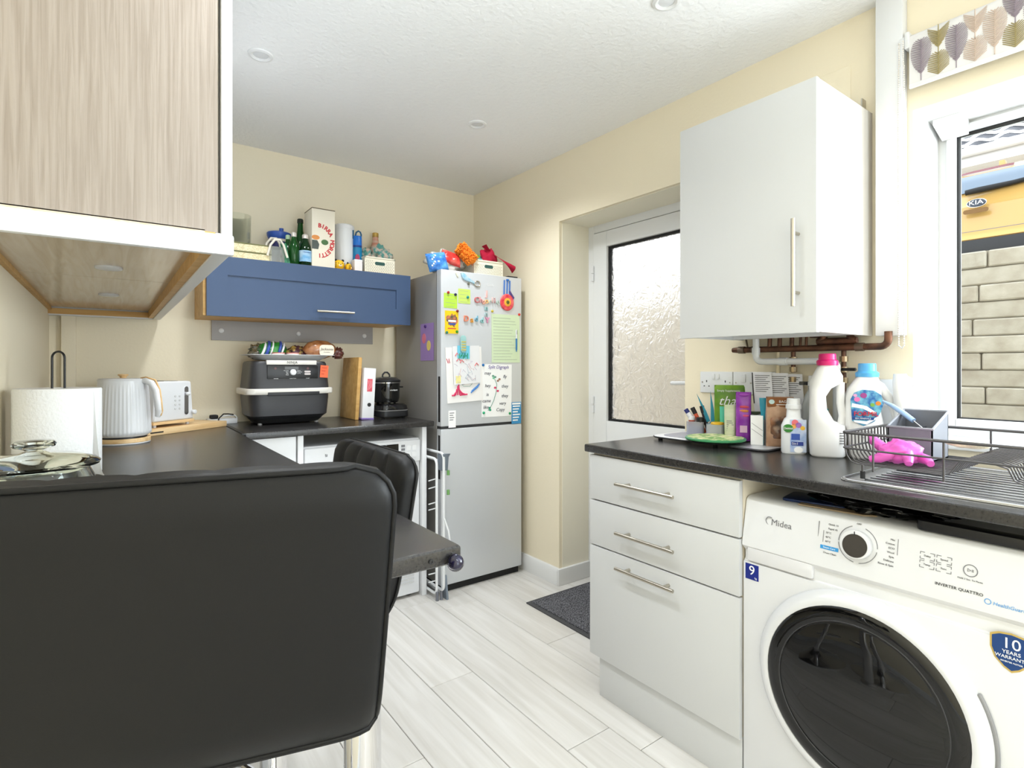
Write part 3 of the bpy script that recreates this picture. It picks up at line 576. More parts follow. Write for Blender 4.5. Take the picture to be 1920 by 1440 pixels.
# ---- bar stools
def stool(label, loc, rz, sz):
    t = thing('bar_stool', label, 'bar stool', loc, rz, 'black padded bar stools')
    path = [(-0.205, sz - 0.045), (-0.215, sz - 0.018), (-0.195, sz), (-0.12, sz + 0.004), (0.0, sz - 0.002), (0.09, sz + 0.002), (0.145, sz + 0.02), (0.175, sz + 0.055), (0.190, sz + 0.12), (0.204, sz + 0.20), (0.216, sz + 0.28), (0.226, sz + 0.34)]
    def cat(ps, n):
        out = []
        for i in range(len(ps) - 1):
            p0, p1, p2, p3 = [Vector(ps[max(0, min(len(ps) - 1, i + k))]) for k in (-1, 0, 1, 2)]
            for j in range(n):
                s = j / n; out.append(0.5 * ((2 * p1) + (p2 - p0) * s + (2 * p0 - 5 * p1 + 4 * p2 - p3) * s * s + (3 * p1 - p0 - 3 * p2 + p3) * s ** 3))
        out.append(Vector(ps[-1])); return out
    full = cat(path, 5); split = 5 * 7 - 3
    def shell(name, pts, top_round, bot_round, channels):
        n = len(pts); nx = 41; L = [0]
        for i in range(1, n): L.append(L[-1] + (pts[i] - pts[i - 1]).length)
        T = L[-1]; inner, outer = [], []; rc = 0.045
        nr = []
        for i in range(n):
            d = (pts[min(n - 1, i + 1)] - pts[max(0, i - 1)]).normalized(); nr.append(Vector((-d.y, d.x)))
        for i in range(n):
            hwid = 0.200 + 0.016 * max(0, (pts[i].y - sz) / 0.34)
            e = T - L[i]
            if top_round and e < rc: hwid -= rc - math.sqrt(max(0, rc * rc - (rc - e) ** 2))
            if bot_round and L[i] < rc: hwid -= rc - math.sqrt(max(0, rc * rc - (rc - L[i]) ** 2))
            eg = 1.0
            if top_round: eg = min(eg, math.sqrt(max(0.02, min(1, e / 0.03))))
            if bot_round: eg = min(eg, math.sqrt(max(0.02, min(1, L[i] / 0.03))))
            for j in range(nx):
                u = -1 + 2 * j / (nx - 1); x = u * hwid
                ed = (1 - abs(u) ** 14) ** 0.5; th = 0.027 * (0.45 + 0.55 * ed) * (0.45 + 0.55 * eg)
                pf = (0.006 * (abs(math.sin(math.pi * (u + 1) * 2.5)) ** 0.5 - 1) if channels else 0.0) * ed
                a = pts[i] + nr[i] * (th + pf); b = pts[i] - nr[i] * th
                inner.append((x, a.x, a.y)); outer.append((x, b.x, b.y))
        m = MB(); fs = []; N = n * nx
        for i in range(n - 1):
            for j in range(nx - 1):
                q = (i * nx + j, i * nx + j + 1, (i + 1) * nx + j + 1, (i + 1) * nx + j); fs.append(q); fs.append(tuple(k + N for k in q[::-1]))
        bd = [j for j in range(nx)] + [i * nx + nx - 1 for i in range(1, n)] + [(n - 1) * nx + j for j in range(nx - 2, -1, -1)] + [i * nx for i in range(n - 2, 0, -1)]
        for k in range(len(bd)): a, b = bd[k], bd[(k + 1) % len(bd)]; fs.append((a, a + N, b + N, b))
        m.add(inner + outer, fs)
        o = m.build(name, LEATH, t, smooth=70)
        pip = MB().tube([outer[k] for k in bd], 0.0035, 6, True).build('piping', LEATH, o, smooth=True)
        return o
    shell('seat', full[:split + 1], False, True, False)
    shell('backrest', full[split:], True, False, True)
    MB().cyl((0, 0, sz - 0.03), (0, 0, sz - 0.06), 0.08, n=24).build('seat_plate', BLACK, t)
    MB().cyl((0, 0, 0.42), (0, 0, sz - 0.05), 0.018, n=20).build('piston', CHROME, t, smooth=45)
    MB().cyl((0, 0, 0.03), (0, 0, 0.44), 0.027, n=24).build('pole', CHROME, t, smooth=45)
    MB().lathe([(0.205, 0), (0.205, 0.006), (0.19, 0.012), (0.09, 0.022), (0.045, 0.04), (0.03, 0.055)], (0, 0, 0), 48).build('base', CHROME, t, smooth=40)
    fr_ = [(-0.02, -0.02, 0.30), (-0.12, -0.06, 0.30)] + [(0.13 * math.cos(R(a)), -0.06 + 0.14 * math.sin(R(a)), 0.30) for a in range(180, 361, 15)] + [(0.12, -0.06, 0.30), (0.02, -0.02, 0.30)]
    MB().tube(fr_, 0.011, 8).build('footrest', CHROME, t, smooth=True)
    MB().tube([(0.02, 0, sz - 0.055), (0.12, 0.02, sz - 0.06), (0.16, 0.025, sz - 0.065)], 0.005, 8).build('lift_lever', BLACK, t, smooth=True)
    return t
stool('black padded bar stool nearest the camera, back turned', (0.110, 0.848, 0), R(165), 0.743)
stool('black channel-stitched bar stool at the side of the breakfast bar', (0.285, 1.25, 0), R(-90), 0.66)

# ---- door mat
mt = thing('door_mat', 'dark grey ribbed door mat with black rubber edge', 'mat', (1.69, 1.45, 0))
B(0.0, 0.50, 0, 0.72, 0, 0.006).build('rubber_backing', mat('dark_grey_rubber', (74, 74, 76), 0.8), mt)
B(0.022, 0.50, 0.0, 0.70, 0.006, 0.011).build('pile', mat('charcoal_pile', (52, 52, 56), 0.95, rgb2=(134, 134, 140), scale=(230, 160, 200), detail=2, ramp=(0.42, 0.62), bump=0.9), mt)
# ---- recessed ceiling lights
for i, (x, y) in enumerate(((0.452, 2.18), (1.411, 2.19), (1.417, 1.10), (0.452, 1.10), (1.417, -0.4), (0.452, -0.4))):  # the last two, behind the camera, are added for their light
    t = thing('downlight', ['white recessed ceiling light above the oak-effect cabinet', 'white recessed ceiling light nearest the fridge', 'white recessed ceiling light at the top edge of the photo', 'white recessed ceiling light above the breakfast bar stool', 'white ceiling light added behind the camera near the window', 'white ceiling light added behind the camera near the left wall'][i], 'ceiling light', (x, y, ZC), 0, 'recessed ceiling lights')
    MB().lathe([(0.044, 0), (0.043, -0.004), (0.034, -0.007), (0.026, -0.003), (0.026, 0.0)], (0, 0, 0), 32).build('bezel', mat('satin_white', (232, 232, 232), 0.35), t, smooth=40)
    MB().lathe([(0.0, -0.0025), (0.015, -0.003), (0.026, -0.001)], (0, 0, 0), 24).build('lamp', WPL, t, smooth=True)
    if i == 2: continue                      # no fill spot added in this fitting
    ld = bpy.data.lights.new('downlight_fill', 'SPOT'); ld.energy = 27 if i < 4 else 12; ld.spot_size = R(140); ld.spot_blend = 0.8; ld.shadow_soft_size = 0.06; ld.color = (0.93, 0.97, 1.0)  # the fittings are off; these spots are added fill
    lo = bpy.data.objects.new('downlight_fill', ld); col.objects.link(lo); lo.location = (0, 0, -0.012); lo.parent = t

# ================================================================== SMALL THINGS
def loft(mb, secs, n=28, p=2.6, c=(0, 0, 0)):
    vs = []
    for (z, cx, hw_, hd_) in secs:
        for j in range(n):
            a = 2 * math.pi * j / n; ca, sa = math.cos(a), math.sin(a)
            vs.append((c[0] + cx + hw_ * math.copysign(abs(ca) ** (2 / p), ca), c[1] + hd_ * math.copysign(abs(sa) ** (2 / p), sa), c[2] + z))
    fs = []; k = len(secs)
    for i in range(k - 1):
        for j in range(n): fs.append((i * n + j, i * n + (j + 1) % n, (i + 1) * n + (j + 1) % n, (i + 1) * n + j))
    fs += [tuple(range(n))[::-1], tuple(range((k - 1) * n, k * n))]
    return mb.add(vs, fs)
def pillow(w, h, d, seed=0, crinkle=0.004, taper=0.0, n=18):
    m = MB()
    for sgn in (-1, 1):
        def fn(u, v, sgn=sgn):
            x = (u - 0.5) * w * (1 - taper * v); z = v * h
            b = (max(0, 1 - abs(2 * u - 1) ** 3)) ** 0.6 * (max(0, 1 - abs(2 * v - 1) ** 4)) ** 0.6
            return (x, sgn * (d / 2 * b + crinkle * b * noise.noise(Vector((x * 40, z * 40, seed + sgn)))), z)
        m.grid(fn, n, n)
    return m
FACE = R(-58)        # turn towards the camera for things on the sink worktop
# ---------------------------------------------------------------- breakfast bar
jar = thing('glass_jar', 'clear glass storage jar with knobbed glass lid behind the stool', 'jar', (-0.105, 1.262, WT))
GL = mat('thick_clear_glass', (244, 250, 246), 0.0, trans=1.0, ior=1.45)
MB().lathe([(0.070, 0), (0.083, 0.006), (0.086, 0.02), (0.086, 0.085), (0.078, 0.102), (0.076, 0.108), (0.072, 0.108), (0.074, 0.1), (0.081, 0.083), (0.081, 0.02), (0.07, 0.01)], n=48).build('body', GL, jar, smooth=40)
lid = MB().lathe([(0.070, 0.100), (0.077, 0.109), (0.092, 0.109), (0.094, 0.114), (0.088, 0.119), (0.06, 0.128), (0.022, 0.132), (0.015, 0.136), (0.0, 0.136)], n=48).build('lid', GL, jar, smooth=40)
MB().lathe([(0.012, 0.136), (0.014, 0.139), (0.029, 0.144), (0.031, 0.149), (0.026, 0.154), (0.0, 0.156)], n=36).build('knob', GL, lid, smooth=40)
kr = thing('paper_towel_holder', 'black wire paper towel holder with tall loop handle', 'holder', (-0.103, 1.80, WT))
MB().lathe([(0.075, 0), (0.075, 0.006), (0.07, 0.009)], n=32).build('base', BLACK, kr)
hx = [(-0.013 * C_, 0.013 * S_, 0.009)]; hp = [(-0.016, 0.009)] + [(-0.016, 0.303)] + [(0.016 * math.cos(R(a)), 0.306 + 0.016 * math.sin(R(a))) for a in range(180, -1, -15)] + [(0.016, 0.303), (0.016, 0.009)]
MB().tube([(p[0] * C_, -p[0] * S_, p[1]) for p in hp], 0.0026, 8).build('loop', BLACK, kr, smooth=True)
pr_ = thing('paper_towel_roll', 'white paper towel roll standing on the black holder', 'paper roll', (-0.103, 1.80, WT + 0.0092))
def rollp(u, v):
    a = 2 * math.pi * u; r = 0.088 + 0.0006 * math.sin(a * 9); return (r * math.cos(a), r * math.sin(a), 0.005 + v * 0.22)
rm = MB().lathe([(0.020, 0.0), (0.087, 0.0), (0.089, 0.003), (0.089, 0.217), (0.087, 0.22), (0.020, 0.22), (0.020, 0.0)], n=64)
rm.build('roll', mat('quilted_paper', (243, 243, 243), 0.85, bump=0.25, bscale=140), pr_, smooth=40)
def sheet(u, v): return (0.0889 * math.cos(R(-36 + 0)) + u * 0.022, 0.0889 * math.sin(R(-36)) - 0.016 * u - 0.03 * u * u, 0.002 + (0.216 if v > 0.5 else 0.0) * max(0, 1 - u) ** 2.2 + (0.0005 if v < 0.5 else 0.003))
MB().grid(sheet, 8, 2).build('loose_sheet', PAPER, pr_, smooth=True)
ke = thing('kettle', 'white ribbed kettle on a wooden-ringed base', 'kettle', (0.043, 2.50, WT), -YAW)
def kb(u, v):
    a = 2 * math.pi * u; z = 0.028 + 0.205 * v; r = 0.089 - 0.012 * v
    rib = 0.0016 * abs(math.sin(a * 22)) * (1 if 0.02 < v < 0.97 else 0) * max(0, min(1, (0.95 - v) * 6)); r = r - 0.012 * max(0, (0.06 - v) / 0.06) ** 2 + rib
    return (r * math.cos(a), r * math.sin(a), z)
MB().grid(kb, 176, 24, True).build('body', WPL, ke, smooth=60)
MB().lathe([(0.060, 0.026), (0.078, 0.028)], n=32).build('body_bottom', WPL, ke)
MB().lathe([(0.0775, 0.231), (0.078, 0.236), (0.074, 0.240), (0.0, 0.243)], n=40).build('lid', WPL, ke, smooth=40)
MB().lathe([(0.010, 0.242), (0.011, 0.247), (0.017, 0.252), (0.016, 0.256), (0.0, 0.257)], n=20).build('lid_knob', BAMB, ke, smooth=40)
hp = [(0.066, 0, 0.228), (0.085, 0, 0.232), (0.108, 0, 0.222), (0.124, 0, 0.195), (0.130, 0, 0.155), (0.134, 0, 0.115), (0.128, 0, 0.098)]
MB().tube(hp, [0.011, 0.012, 0.0135, 0.014, 0.0135, 0.013, 0.009], 12).build('handle', WPL, ke, smooth=True)
MB().tube([(p[0] + 0.012 if i > 1 else p[0], 0, p[2] + (0.012 if i < 3 else 0.004)) for i, p in enumerate(hp)], 0.0035, 8).build('handle_inlay', BAMB, ke, smooth=True)
MB().prism([(-0.072, 0.225), (-0.088, 0.234), (-0.080, 0.20), (-0.070, 0.18)], -0.016, 0.016, 'y').build('spout', WPL, ke, bevel=0.004)
MB().lathe([(0.083, 0), (0.086, 0.003), (0.086, 0.006)], n=48).build('power_base', WPL, ke); MB().lathe([(0.085, 0.006), (0.087, 0.008), (0.087, 0.019), (0.084, 0.021)], n=48).build('wood_ring', BAMB, ke, smooth=40)
MB().lathe([(0.075, 0.021), (0.075, 0.027)], n=32).build('base_seat', BLACK, ke)
bbx = thing('bread_board', 'thick pale bamboo board under the white toaster', 'board', (0.215, 2.875, WT), R(38))
B(-0.215, 0.215, -0.115, 0.10, 0, 0.026).build('slab', BAMB, bbx, bevel=0.003)
B(-0.19, -0.13, -0.1165, -0.1149, 0.010, 0.015).build('grip_slot', BLACK, bbx)
to = thing('toaster', 'white toaster with wooden band and chrome lever slot', 'toaster', (0.165, 2.865, WT + 0.0262), R(38))
def trap(w0, w1, z0, z1): return [(-w0 / 2, z0), (w0 / 2, z0), (w1 / 2, z1), (-w1 / 2, z1)]
MB().prism(trap(0.205, 0.178, 0.024, 0.195), -0.105, 0.13, 'y').build('body', WPL, to, bevel=0.012, seg=3)
MB().prism(trap(0.207, 0.206, 0.012, 0.024), -0.107, 0.132, 'y').build('wood_band', BAMB, to, bevel=0.002)
for xx in (-0.08, 0.085):
    for yy in (-0.085, 0.11): MB().cyl((xx, yy, 0), (xx, yy, 0.013), 0.007).build('foot', WPL, to)
sl = MB().prism(rrect(0.021, 0.125, 0.010, 5, 0, 0), -0.003, 0.003, 'y').build('lever_slot', CHROME, to, loc=(0.060, -0.1045, 0.108))
MB().blob((0, -0.012, 0.03), (0.011, 0.009, 0.008), 0, flat_bottom=False).build('lever', WPL, sl, smooth=True)
for i in range(4):
    for j in range(2): MB().lathe([(0.0045, 0), (0.0045, 0.0015), (0.003, 0.002)], n=12, axis='y').build('button', mat('pale_grey', (205, 205, 205), 0.5), to, loc=(0.004 + j * 0.022, -0.1055, 0.075 + i * 0.018))
MB().lathe([(0.010, 0), (0.010, 0.012), (0.007, 0.014)], n=20, axis='y').build('dial', WPL, to, loc=(0.094, -0.108, 0.055))
for xx in (-0.035, 0.035): B(xx - 0.014, xx + 0.014, -0.07, 0.10, 0.194, 0.1958).build('bread_slot', BLACK, to)
ex = thing('extension_lead', 'flat white multi-socket block lying by the back wall', 'extension lead', (0.475, 3.06, WT), R(5))
B(-0.085, 0.042, -0.04, 0.04, 0, 0.026).build('block', WPL, ex, bevel=0.006)
MB().tube([(0.042, 0, 0.012), (0.049, 0.0, 0.014), (0.052, 0.01, 0.025), (0.049, 0.03, 0.034), (0.03, 0.036, 0.036), (-0.02, 0.03, 0.034)], 0.004, 8).build('white_cable', WPL, ex, smooth=True)
MB().tube([(-0.05, -0.048, 0.004), (-0.045, -0.046, 0.03), (-0.02, -0.03, 0.05), (0.01, 0.01, 0.046), (0.04, 0.03, 0.040)], 0.003, 8).build('black_cable', RUBB, ex, smooth=True)
B(-0.075, -0.04, -0.02, 0.015, 0.0262, 0.046).build('black_plug', RUBB, ex, bevel=0.006)

# ---------------------------------------------------------------- back worktop
AY = 2.815
ax0, ax1 = at_y(468, 700, AY).x, at_y(621, 700, AY).x; aw = ax1 - ax0
zt, zh0, zh1 = at_y(545, 677, AY).z - WT, at_y(545, 739, AY).z - WT, at_y(545, 728, AY).z - WT
af = thing('air_fryer', 'large dark grey two-zone air fryer with white handle bar', 'air fryer', ((ax0 + ax1) / 2, AY, WT))
DGR = mat('dark_graphite_plastic', (52, 52, 55), 0.38)
loft(MB(), [(0.026, 0, aw / 2 - 0.03, 0.11), (0.045, 0, aw / 2 - 0.008, 0.135), (zh0 - 0.02, 0, aw / 2, 0.14), (zh0, 0, aw / 2, 0.14)], 48, 7, (0, 0.14, 0)).build('drawer', DGR, af, smooth=40)
loft(MB(), [(zh1 - 0.002, 0, aw / 2 + 0.002, 0.14), (zt - 0.012, 0, aw / 2 - 0.010, 0.134), (zt - 0.002, 0, aw / 2 - 0.016, 0.128), (zt, 0, aw / 2 - 0.03, 0.118)], 48, 7, (0, 0.14, 0)).build('body', DGR, af, smooth=40)
loft(MB(), [(zh0, 0, aw / 2 + 0.014, 0.150), (zh0 + 0.004, 0, aw / 2 + 0.017, 0.153), (zh1 - 0.004, 0, aw / 2 + 0.017, 0.153), (zh1, 0, aw / 2 + 0.014, 0.150)], 48, 8, (0, 0.14, 0)).build('handle_bar', mat('satin_silver_white', (226, 222, 214), 0.3), af, smooth=40)
B(-0.115, 0.13, -0.0145, 0.0, zh0 - 0.006, zh0 + 0.012).build('handle_grip', BLACK, af, bevel=0.003)
B(-0.115, 0.125, -0.001, 0.012, zh1 + 0.048, zt - 0.022).build('control_panel', mat('satin_panel', (24, 24, 26), 0.3), af, bevel=0.003)
B(-0.118, 0.118, -0.002, 0.02, zt - 0.018, zt + 0.004).build('brand_strip', mat('satin_silver_white', (226, 222, 214), 0.3), af, bevel=0.002)
text('lettering', 'NINJA', 0.017, (0.0, -0.0028, zt - 0.007), INKK, af, sp=1.1)
B(-0.035, 0.030, -0.0025, 0, zt - 0.042, zt - 0.028).build('display', mat('dim_lcd', (92, 94, 96), 0.2), af)
MB().lathe([(0.015, 0), (0.015, 0.012), (0.012, 0.015), (0.0, 0.0155)], (0.003, 0, zt - 0.055), 24, 'y').build('dial', WPL, af, smooth=40)
for i, zz in enumerate((0.052, 0.064)): MB().prism(rrect(0.030, 0.009, 0.0044), -0.005, 0, 'y').build('button', mat('button_pinkish', (206, 196, 194), 0.4), af, loc=(0.073, 0, zt - zz))
for xx, s in ((-0.075, 'POWER'), (0.003, 'FUNCTION'), (0.075, 'START')): text('lettering', s, 0.006, (xx, -0.0016, zt - 0.086), PAPER, af)
for i, s in enumerate(('Max Crisp', 'Roast', 'Bake', 'Prove')): text('lettering', s, 0.0055, (-0.017, -0.0016, zt - 0.047 - 0.007 * i), PAPER, af, align='RIGHT')
for i, s in enumerate(('Reheat', 'Dehydrate', 'Air Fry')): text('lettering', s, 0.0055, (0.024, -0.0016, zt - 0.047 - 0.007 * i), PAPER, af, align='LEFT')
for xx in (-0.078, 0.075): MB().lathe([(0.006, 0), (0.006, 0.002)], (xx, -0.001, zt - 0.036), 14, 'y').build('indicator', mat('dim_red', (92, 60, 60), 0.4), af)
st = B(-0.020, 0.020, -0.0012, 0.0, -0.031, 0.031).build('orange_sticker', mat('sticker_orange', (238, 106, 62), 0.5), af, loc=(aw / 2 - 0.035, 0.003, zt - 0.052)); st.rotation_euler = (0, R(4), 0)
for i in range(3): B(-0.014, 0.012 - 0.006 * i, -0.0017, -0.0012, 0.016 - 0.016 * i, 0.021 - 0.016 * i).build('print_line', mat('sticker_red', (206, 70, 40), 0.5), st)
loft(MB(), [(0.006, 0, aw / 2 - 0.045, 0.095), (0.028, 0, aw / 2 - 0.026, 0.115)], 40, 7, (0, 0.14, 0)).build('base', RUBB, af)
for xx in (-0.135, 0.135):
    for yy in (0.06, 0.22): MB().cyl((xx, yy, 0), (xx, yy, 0.008), 0.010).build('foot', mat('clear_foot', (150, 150, 150), 0.4), af)
tz = WT + zt + 0.0042
tr = thing('serving_tray', 'white melamine tray resting on top of the air fryer', 'tray', ((ax0 + ax1) / 2 + 0.012, AY + 0.13, tz))
tm = MB(); loft(tm, [(0, 0, 0.145, 0.085), (0.003, 0, 0.150, 0.09), (0.024, 0, 0.185, 0.115), (0.026, 0, 0.213, 0.135), (0.028, 0, 0.213, 0.135), (0.027, 0, 0.183, 0.112), (0.006, 0, 0.148, 0.088)], 48, 7); tm.build('tray', WPL, tr, smooth=40)
def snack(name, label, cat, u, v0, m, mb, y=AY + 0.10, z=0.008, rz=0.0, grp=None):
    q = at_y(u, 660, y); t = thing(name, label, cat, (q.x, y, tz + z), rz, grp); mb.build('packet', m, t, smooth=True); return t
lo = snack('bread_loaf', 'brown bread loaf in clear wrapper with cream label', 'bread', 600, 0, mat('wrapped_crust', (142, 84, 50), 0.22, rgb2=(190, 132, 86), scale=(30, 30, 30), coat=0.7), MB().blob((0, 0.01, 0.05), (0.085, 0.05, 0.05), 0.05, 4, 3))
lb = MB().prism(rrect(0.075, 0.058, 0.018), -0.003, 0, 'y').build('label', mat('cream_label', (232, 222, 204), 0.5), lo, loc=(0.022, -0.041, 0.045))
text('lettering', 'Jacksons', 0.019, (0, -0.0035, 0.006), INKK, lb, shear=0.25); text('lettering', 'of yorkshire', 0.007, (0, -0.0035, -0.009), INKK, lb)
MB().blob((0.10, 0.02, 0.032), (0.03, 0.03, 0.03), 0.3, 7, 9).build('wrapper_end', mat('dark_wrapper', (104, 60, 56), 0.2, coat=0.6), lo, smooth=True)
rb = snack('bread_roll_bag', 'green white and blue striped plastic bag of rolls on tray', 'bag', 512, 0, mat('green_wrapper', (38, 132, 48), 0.25, coat=0.5), MB().blob((0, 0.02, 0.043), (0.068, 0.045, 0.043), 0.08, 5, 2))
for xx, m_, w_ in ((-0.045, PAPER, 0.012), (-0.028, mat('wrapper_blue', (58, 84, 170), 0.3), 0.016), (-0.010, PAPER, 0.008), (0.026, mat('wrapper_blue', (58, 84, 170), 0.3), 0.014), (0.042, PAPER, 0.010)):
    band = [(xx + 0.012 * math.sin(R(a)), 0.02 - 0.047 * math.cos(R(a)) * math.sqrt(max(0, 1 - (xx / 0.075) ** 2)), 0.043 + 0.044 * math.sin(R(a)) * math.sqrt(max(0, 1 - (xx / 0.075) ** 2))) for a in range(-80, 100, 12)]
    MB().tube(band, w_ / 2, 6).build('stripe', m_, rb, smooth=True)
snack('cellophane_bag', 'crumpled clear cellophane bag at the left of the tray', 'bag', 489, 0, clear_glass('cellophane', (226, 224, 214), 0.2, 0.15), MB().blob((0, 0.03, 0.036), (0.045, 0.03, 0.036), 0.3, 7, 4))
snack('crisp_packet', 'gold and purple snack packet between rolls and loaf', 'packet', 559, 0, mat('gold_purple_foil', (96, 62, 74), 0.25, rgb2=(206, 176, 96), scale=(35, 35, 35), ramp=(0.45, 0.55), metal=0.3), MB().blob((0, 0.035, 0.033), (0.05, 0.03, 0.033), 0.2, 6, 5))
for i, u in enumerate((522, 549)):
    c_ = snack('cake_case', ['white paper cake case with red rim in front of green bag', 'white paper cake case with red rim beside the loaf'][i], 'cake case', u, 0, mat('cake_paper', (234, 220, 216), 0.6), loft(MB(), [(0, 0, 0.023, 0.02), (0.024, 0, 0.030, 0.026), (0.026, 0, 0.028, 0.024)], 24, 2), y=AY + 0.05, z=0.010, grp='paper cake cases on the tray')
    loft(MB(), [(0.024, 0, 0.0305, 0.0265), (0.028, 0, 0.0305, 0.0265)], 24, 2).build('rim', mat('case_red', (206, 120, 112), 0.6), c_)
cbd = thing('chopping_board', 'oak chopping board standing upright beside the air fryer', 'board', (1.062, 2.83, WT)); cbd.rotation_euler = (0, R(3.5), 0)
B(-0.010, 0.010, 0, 0.24, 0.001, 0.335).build('board', OAK, cbd, bevel=0.004)
lf_ = thing('lever_arch_file', 'white lever arch file with red spine label', 'file', (1.118, 2.82, WT)); lf_.rotation_euler = (0, R(3.0), 0)
B(-0.033, 0.033, 0, 0.27, 0.003, 0.277).build('cover', mat('white_card', (238, 238, 240), 0.5), lf_, bevel=0.002)
B(-0.034, 0.034, -0.001, 0.27, 0.001, 0.009).build('purple_edge', mat('lilac_edge', (140, 116, 190), 0.5), lf_)
lb = B(-0.014, 0.014, -0.001, 0, -0.034, 0.034).build('spine_label', mat('pink_red_label', (226, 90, 104), 0.5), lf_, loc=(0.002, 0, 0.185))
for i in range(3): MB().tube([(-0.01 + 0.008 * i, -0.0014, -0.028 + 0.006 * i), (-0.004 + 0.007 * i, -0.0014, 0.0), (-0.010 + 0.008 * i, -0.0014, 0.026)], 0.0012, 5).build('scribble', mat('pale_scribble', (244, 190, 196), 0.5), lb)
MB().lathe([(0.0105, 0), (0.0105, 0.001), (0.007, 0.0012), (0.007, 0.0004)], (0.004, 0, 0.08), 24, 'y').build('finger_hole', BLACK, lf_)
gr = thing('electric_grill', 'black clamshell grill under the slow cooker', 'grill', (1.265, 2.88, WT))
loft(MB(), [(0.008, 0, 0.078, 0.09), (0.012, 0, 0.083, 0.095), (0.040, 0, 0.084, 0.096), (0.042, 0, 0.082, 0.094)], 36, 6).build('base', BLACK, gr, smooth=40)
loft(MB(), [(0.047, 0, 0.082, 0.094), (0.05, 0, 0.084, 0.096), (0.07, 0, 0.08, 0.092), (0.080, 0, 0.066, 0.08)], 36, 5).build('lid', GLOSSB, gr, smooth=40)
loft(MB(), [(0.042, 0, 0.083, 0.095), (0.047, 0, 0.083, 0.095)], 36, 6).build('trim', mat('grey_trim_line', (120, 118, 116), 0.3), gr)
for xx in (-0.06, 0.06): MB().cyl((xx, -0.06, 0), (xx, -0.06, 0.009), 0.008).build('foot', RUBB, gr)
sc = thing('slow_cooker', 'round glossy black slow cooker standing on the grill', 'slow cooker', (1.255, 2.895, WT + 0.0802))
MB().lathe([(0.060, 0.004), (0.068, 0.008), (0.074, 0.03), (0.077, 0.115), (0.074, 0.118)], n=44).build('body', GLOSSB, sc, smooth=40)
MB().lathe([(0.078, 0.117), (0.080, 0.120), (0.080, 0.128), (0.077, 0.131)], n=44).build('rim', BLACK, sc, smooth=40); MB().lathe([(0.0785, 0.113), (0.0785, 0.117)], n=44).build('chrome_band', CHROME, sc)
MB().lathe([(0.077, 0.131), (0.06, 0.142), (0.03, 0.148), (0.0, 0.149)], n=44).build('glass_lid', mat('smoked_lid', (60, 60, 62), 0.05, trans=0.4), sc, smooth=True)
MB().tube([(-0.022, 0, 0.146), (-0.02, 0, 0.160), (-0.008, 0, 0.172), (0.008, 0, 0.172), (0.02, 0, 0.160), (0.022, 0, 0.146)], 0.005, 8).build('lid_knob', BLACK, sc, smooth=True)
for s_ in (-1, 1): B(0.074 * s_ - 0.012, 0.074 * s_ + 0.012 + 0.01 * s_, -0.02, 0.02, 0.085, 0.094).build('side_handle', BLACK, sc, bevel=0.004)
text('lettering', 'crockpot', 0.012, (0.012, -0.0765, 0.075), PAPER, sc)
for a in (45, 135, 225, 315): MB().cyl((0.05 * math.cos(R(a)), 0.05 * math.sin(R(a)), 0), (0.05 * math.cos(R(a)), 0.05 * math.sin(R(a)), 0.006), 0.007).build('foot', RUBB, sc)

# ---------------------------------------------------------------- on top of the blue unit
TZ = 1.699
def top_thing(name, label, cat, u, y, rz=0, grp=None): return thing(name, label, cat, (at_y(u, 500, y).x, y, TZ), rz, grp)
def zof(u, v, y): return at_y(u, v, y).z - TZ
va = top_thing('glass_vase', 'clear straight glass vase half hidden by oak-effect cabinet', 'vase', 443, 3.045); vh = zof(450, 405, 3.045)
MB().lathe([(0.062, 0), (0.066, 0.003), (0.068, vh), (0.065, vh), (0.063, 0.012), (0.0, 0.010)], n=36).build('vase', SEEG, va, smooth=40)
WOV = mat('cream_weave', (210, 196, 152), 0.8, rgb2=(238, 228, 192), scale=(160, 160, 200), detail=1)
for i in range(2):
    t = thing('woven_box', ['flat cream woven box, lower of the stacked pair', 'flat cream woven box, upper of the stacked pair'][i], 'box', (at_y(455, 480, 2.90).x, 2.90, TZ + i * 0.0405), 0, 'flat woven boxes on the blue unit')
    B(-0.14, 0.118, -0.06, 0.07, 0, 0.036).build('box', WOV, t, bevel=0.003); B(-0.142, 0.120, -0.062, 0.072, 0.034, 0.040).build('lid', mat('olive_edge', (112, 112, 70), 0.7), t, bevel=0.002)
t = top_thing('clip_box', 'clear plastic box with white arched handles', 'box', 516, 2.88); w = 0.036
B(-w, w, -0.045, 0.045, 0, 0.082).build('tub', mat('smoky_clear_plastic', (196, 200, 192), 0.15, trans=0.6, alpha=0.75), t, bevel=0.008)
for yy, zz in ((-0.047, 0.0), (0.03, 0.022)): MB().tube([(-w - 0.01, yy, 0.03 + zz), (-w + 0.004, yy, 0.085 + zz), (-0.012, yy, 0.112 + zz), (0.012, yy, 0.114 + zz), (w - 0.008, yy, 0.09 + zz), (w + 0.01, yy, 0.03)], 0.006, 8).build('handle', mat('off_white_plastic', (226, 218, 204), 0.4), t, smooth=True)
t = top_thing('strap_band', 'dark green patterned strap hanging beside the clear box', 'strap', 531, 2.85); MB().prism([(-0.014, 0.10), (0.012, 0.105), (0.034, 0.0), (0.006, 0.0)], -0.003, 0.003, 'y').build('strap', mat('green_strap', (32, 98, 70), 0.5, rgb2=(70, 150, 110), scale=(60, 60, 60)), t)
t = top_thing('drinks_cup', 'navy cup with wide blue lid and straw stub', 'cup', 523, 3.035); hz2 = zof(523, 428, 3.035)
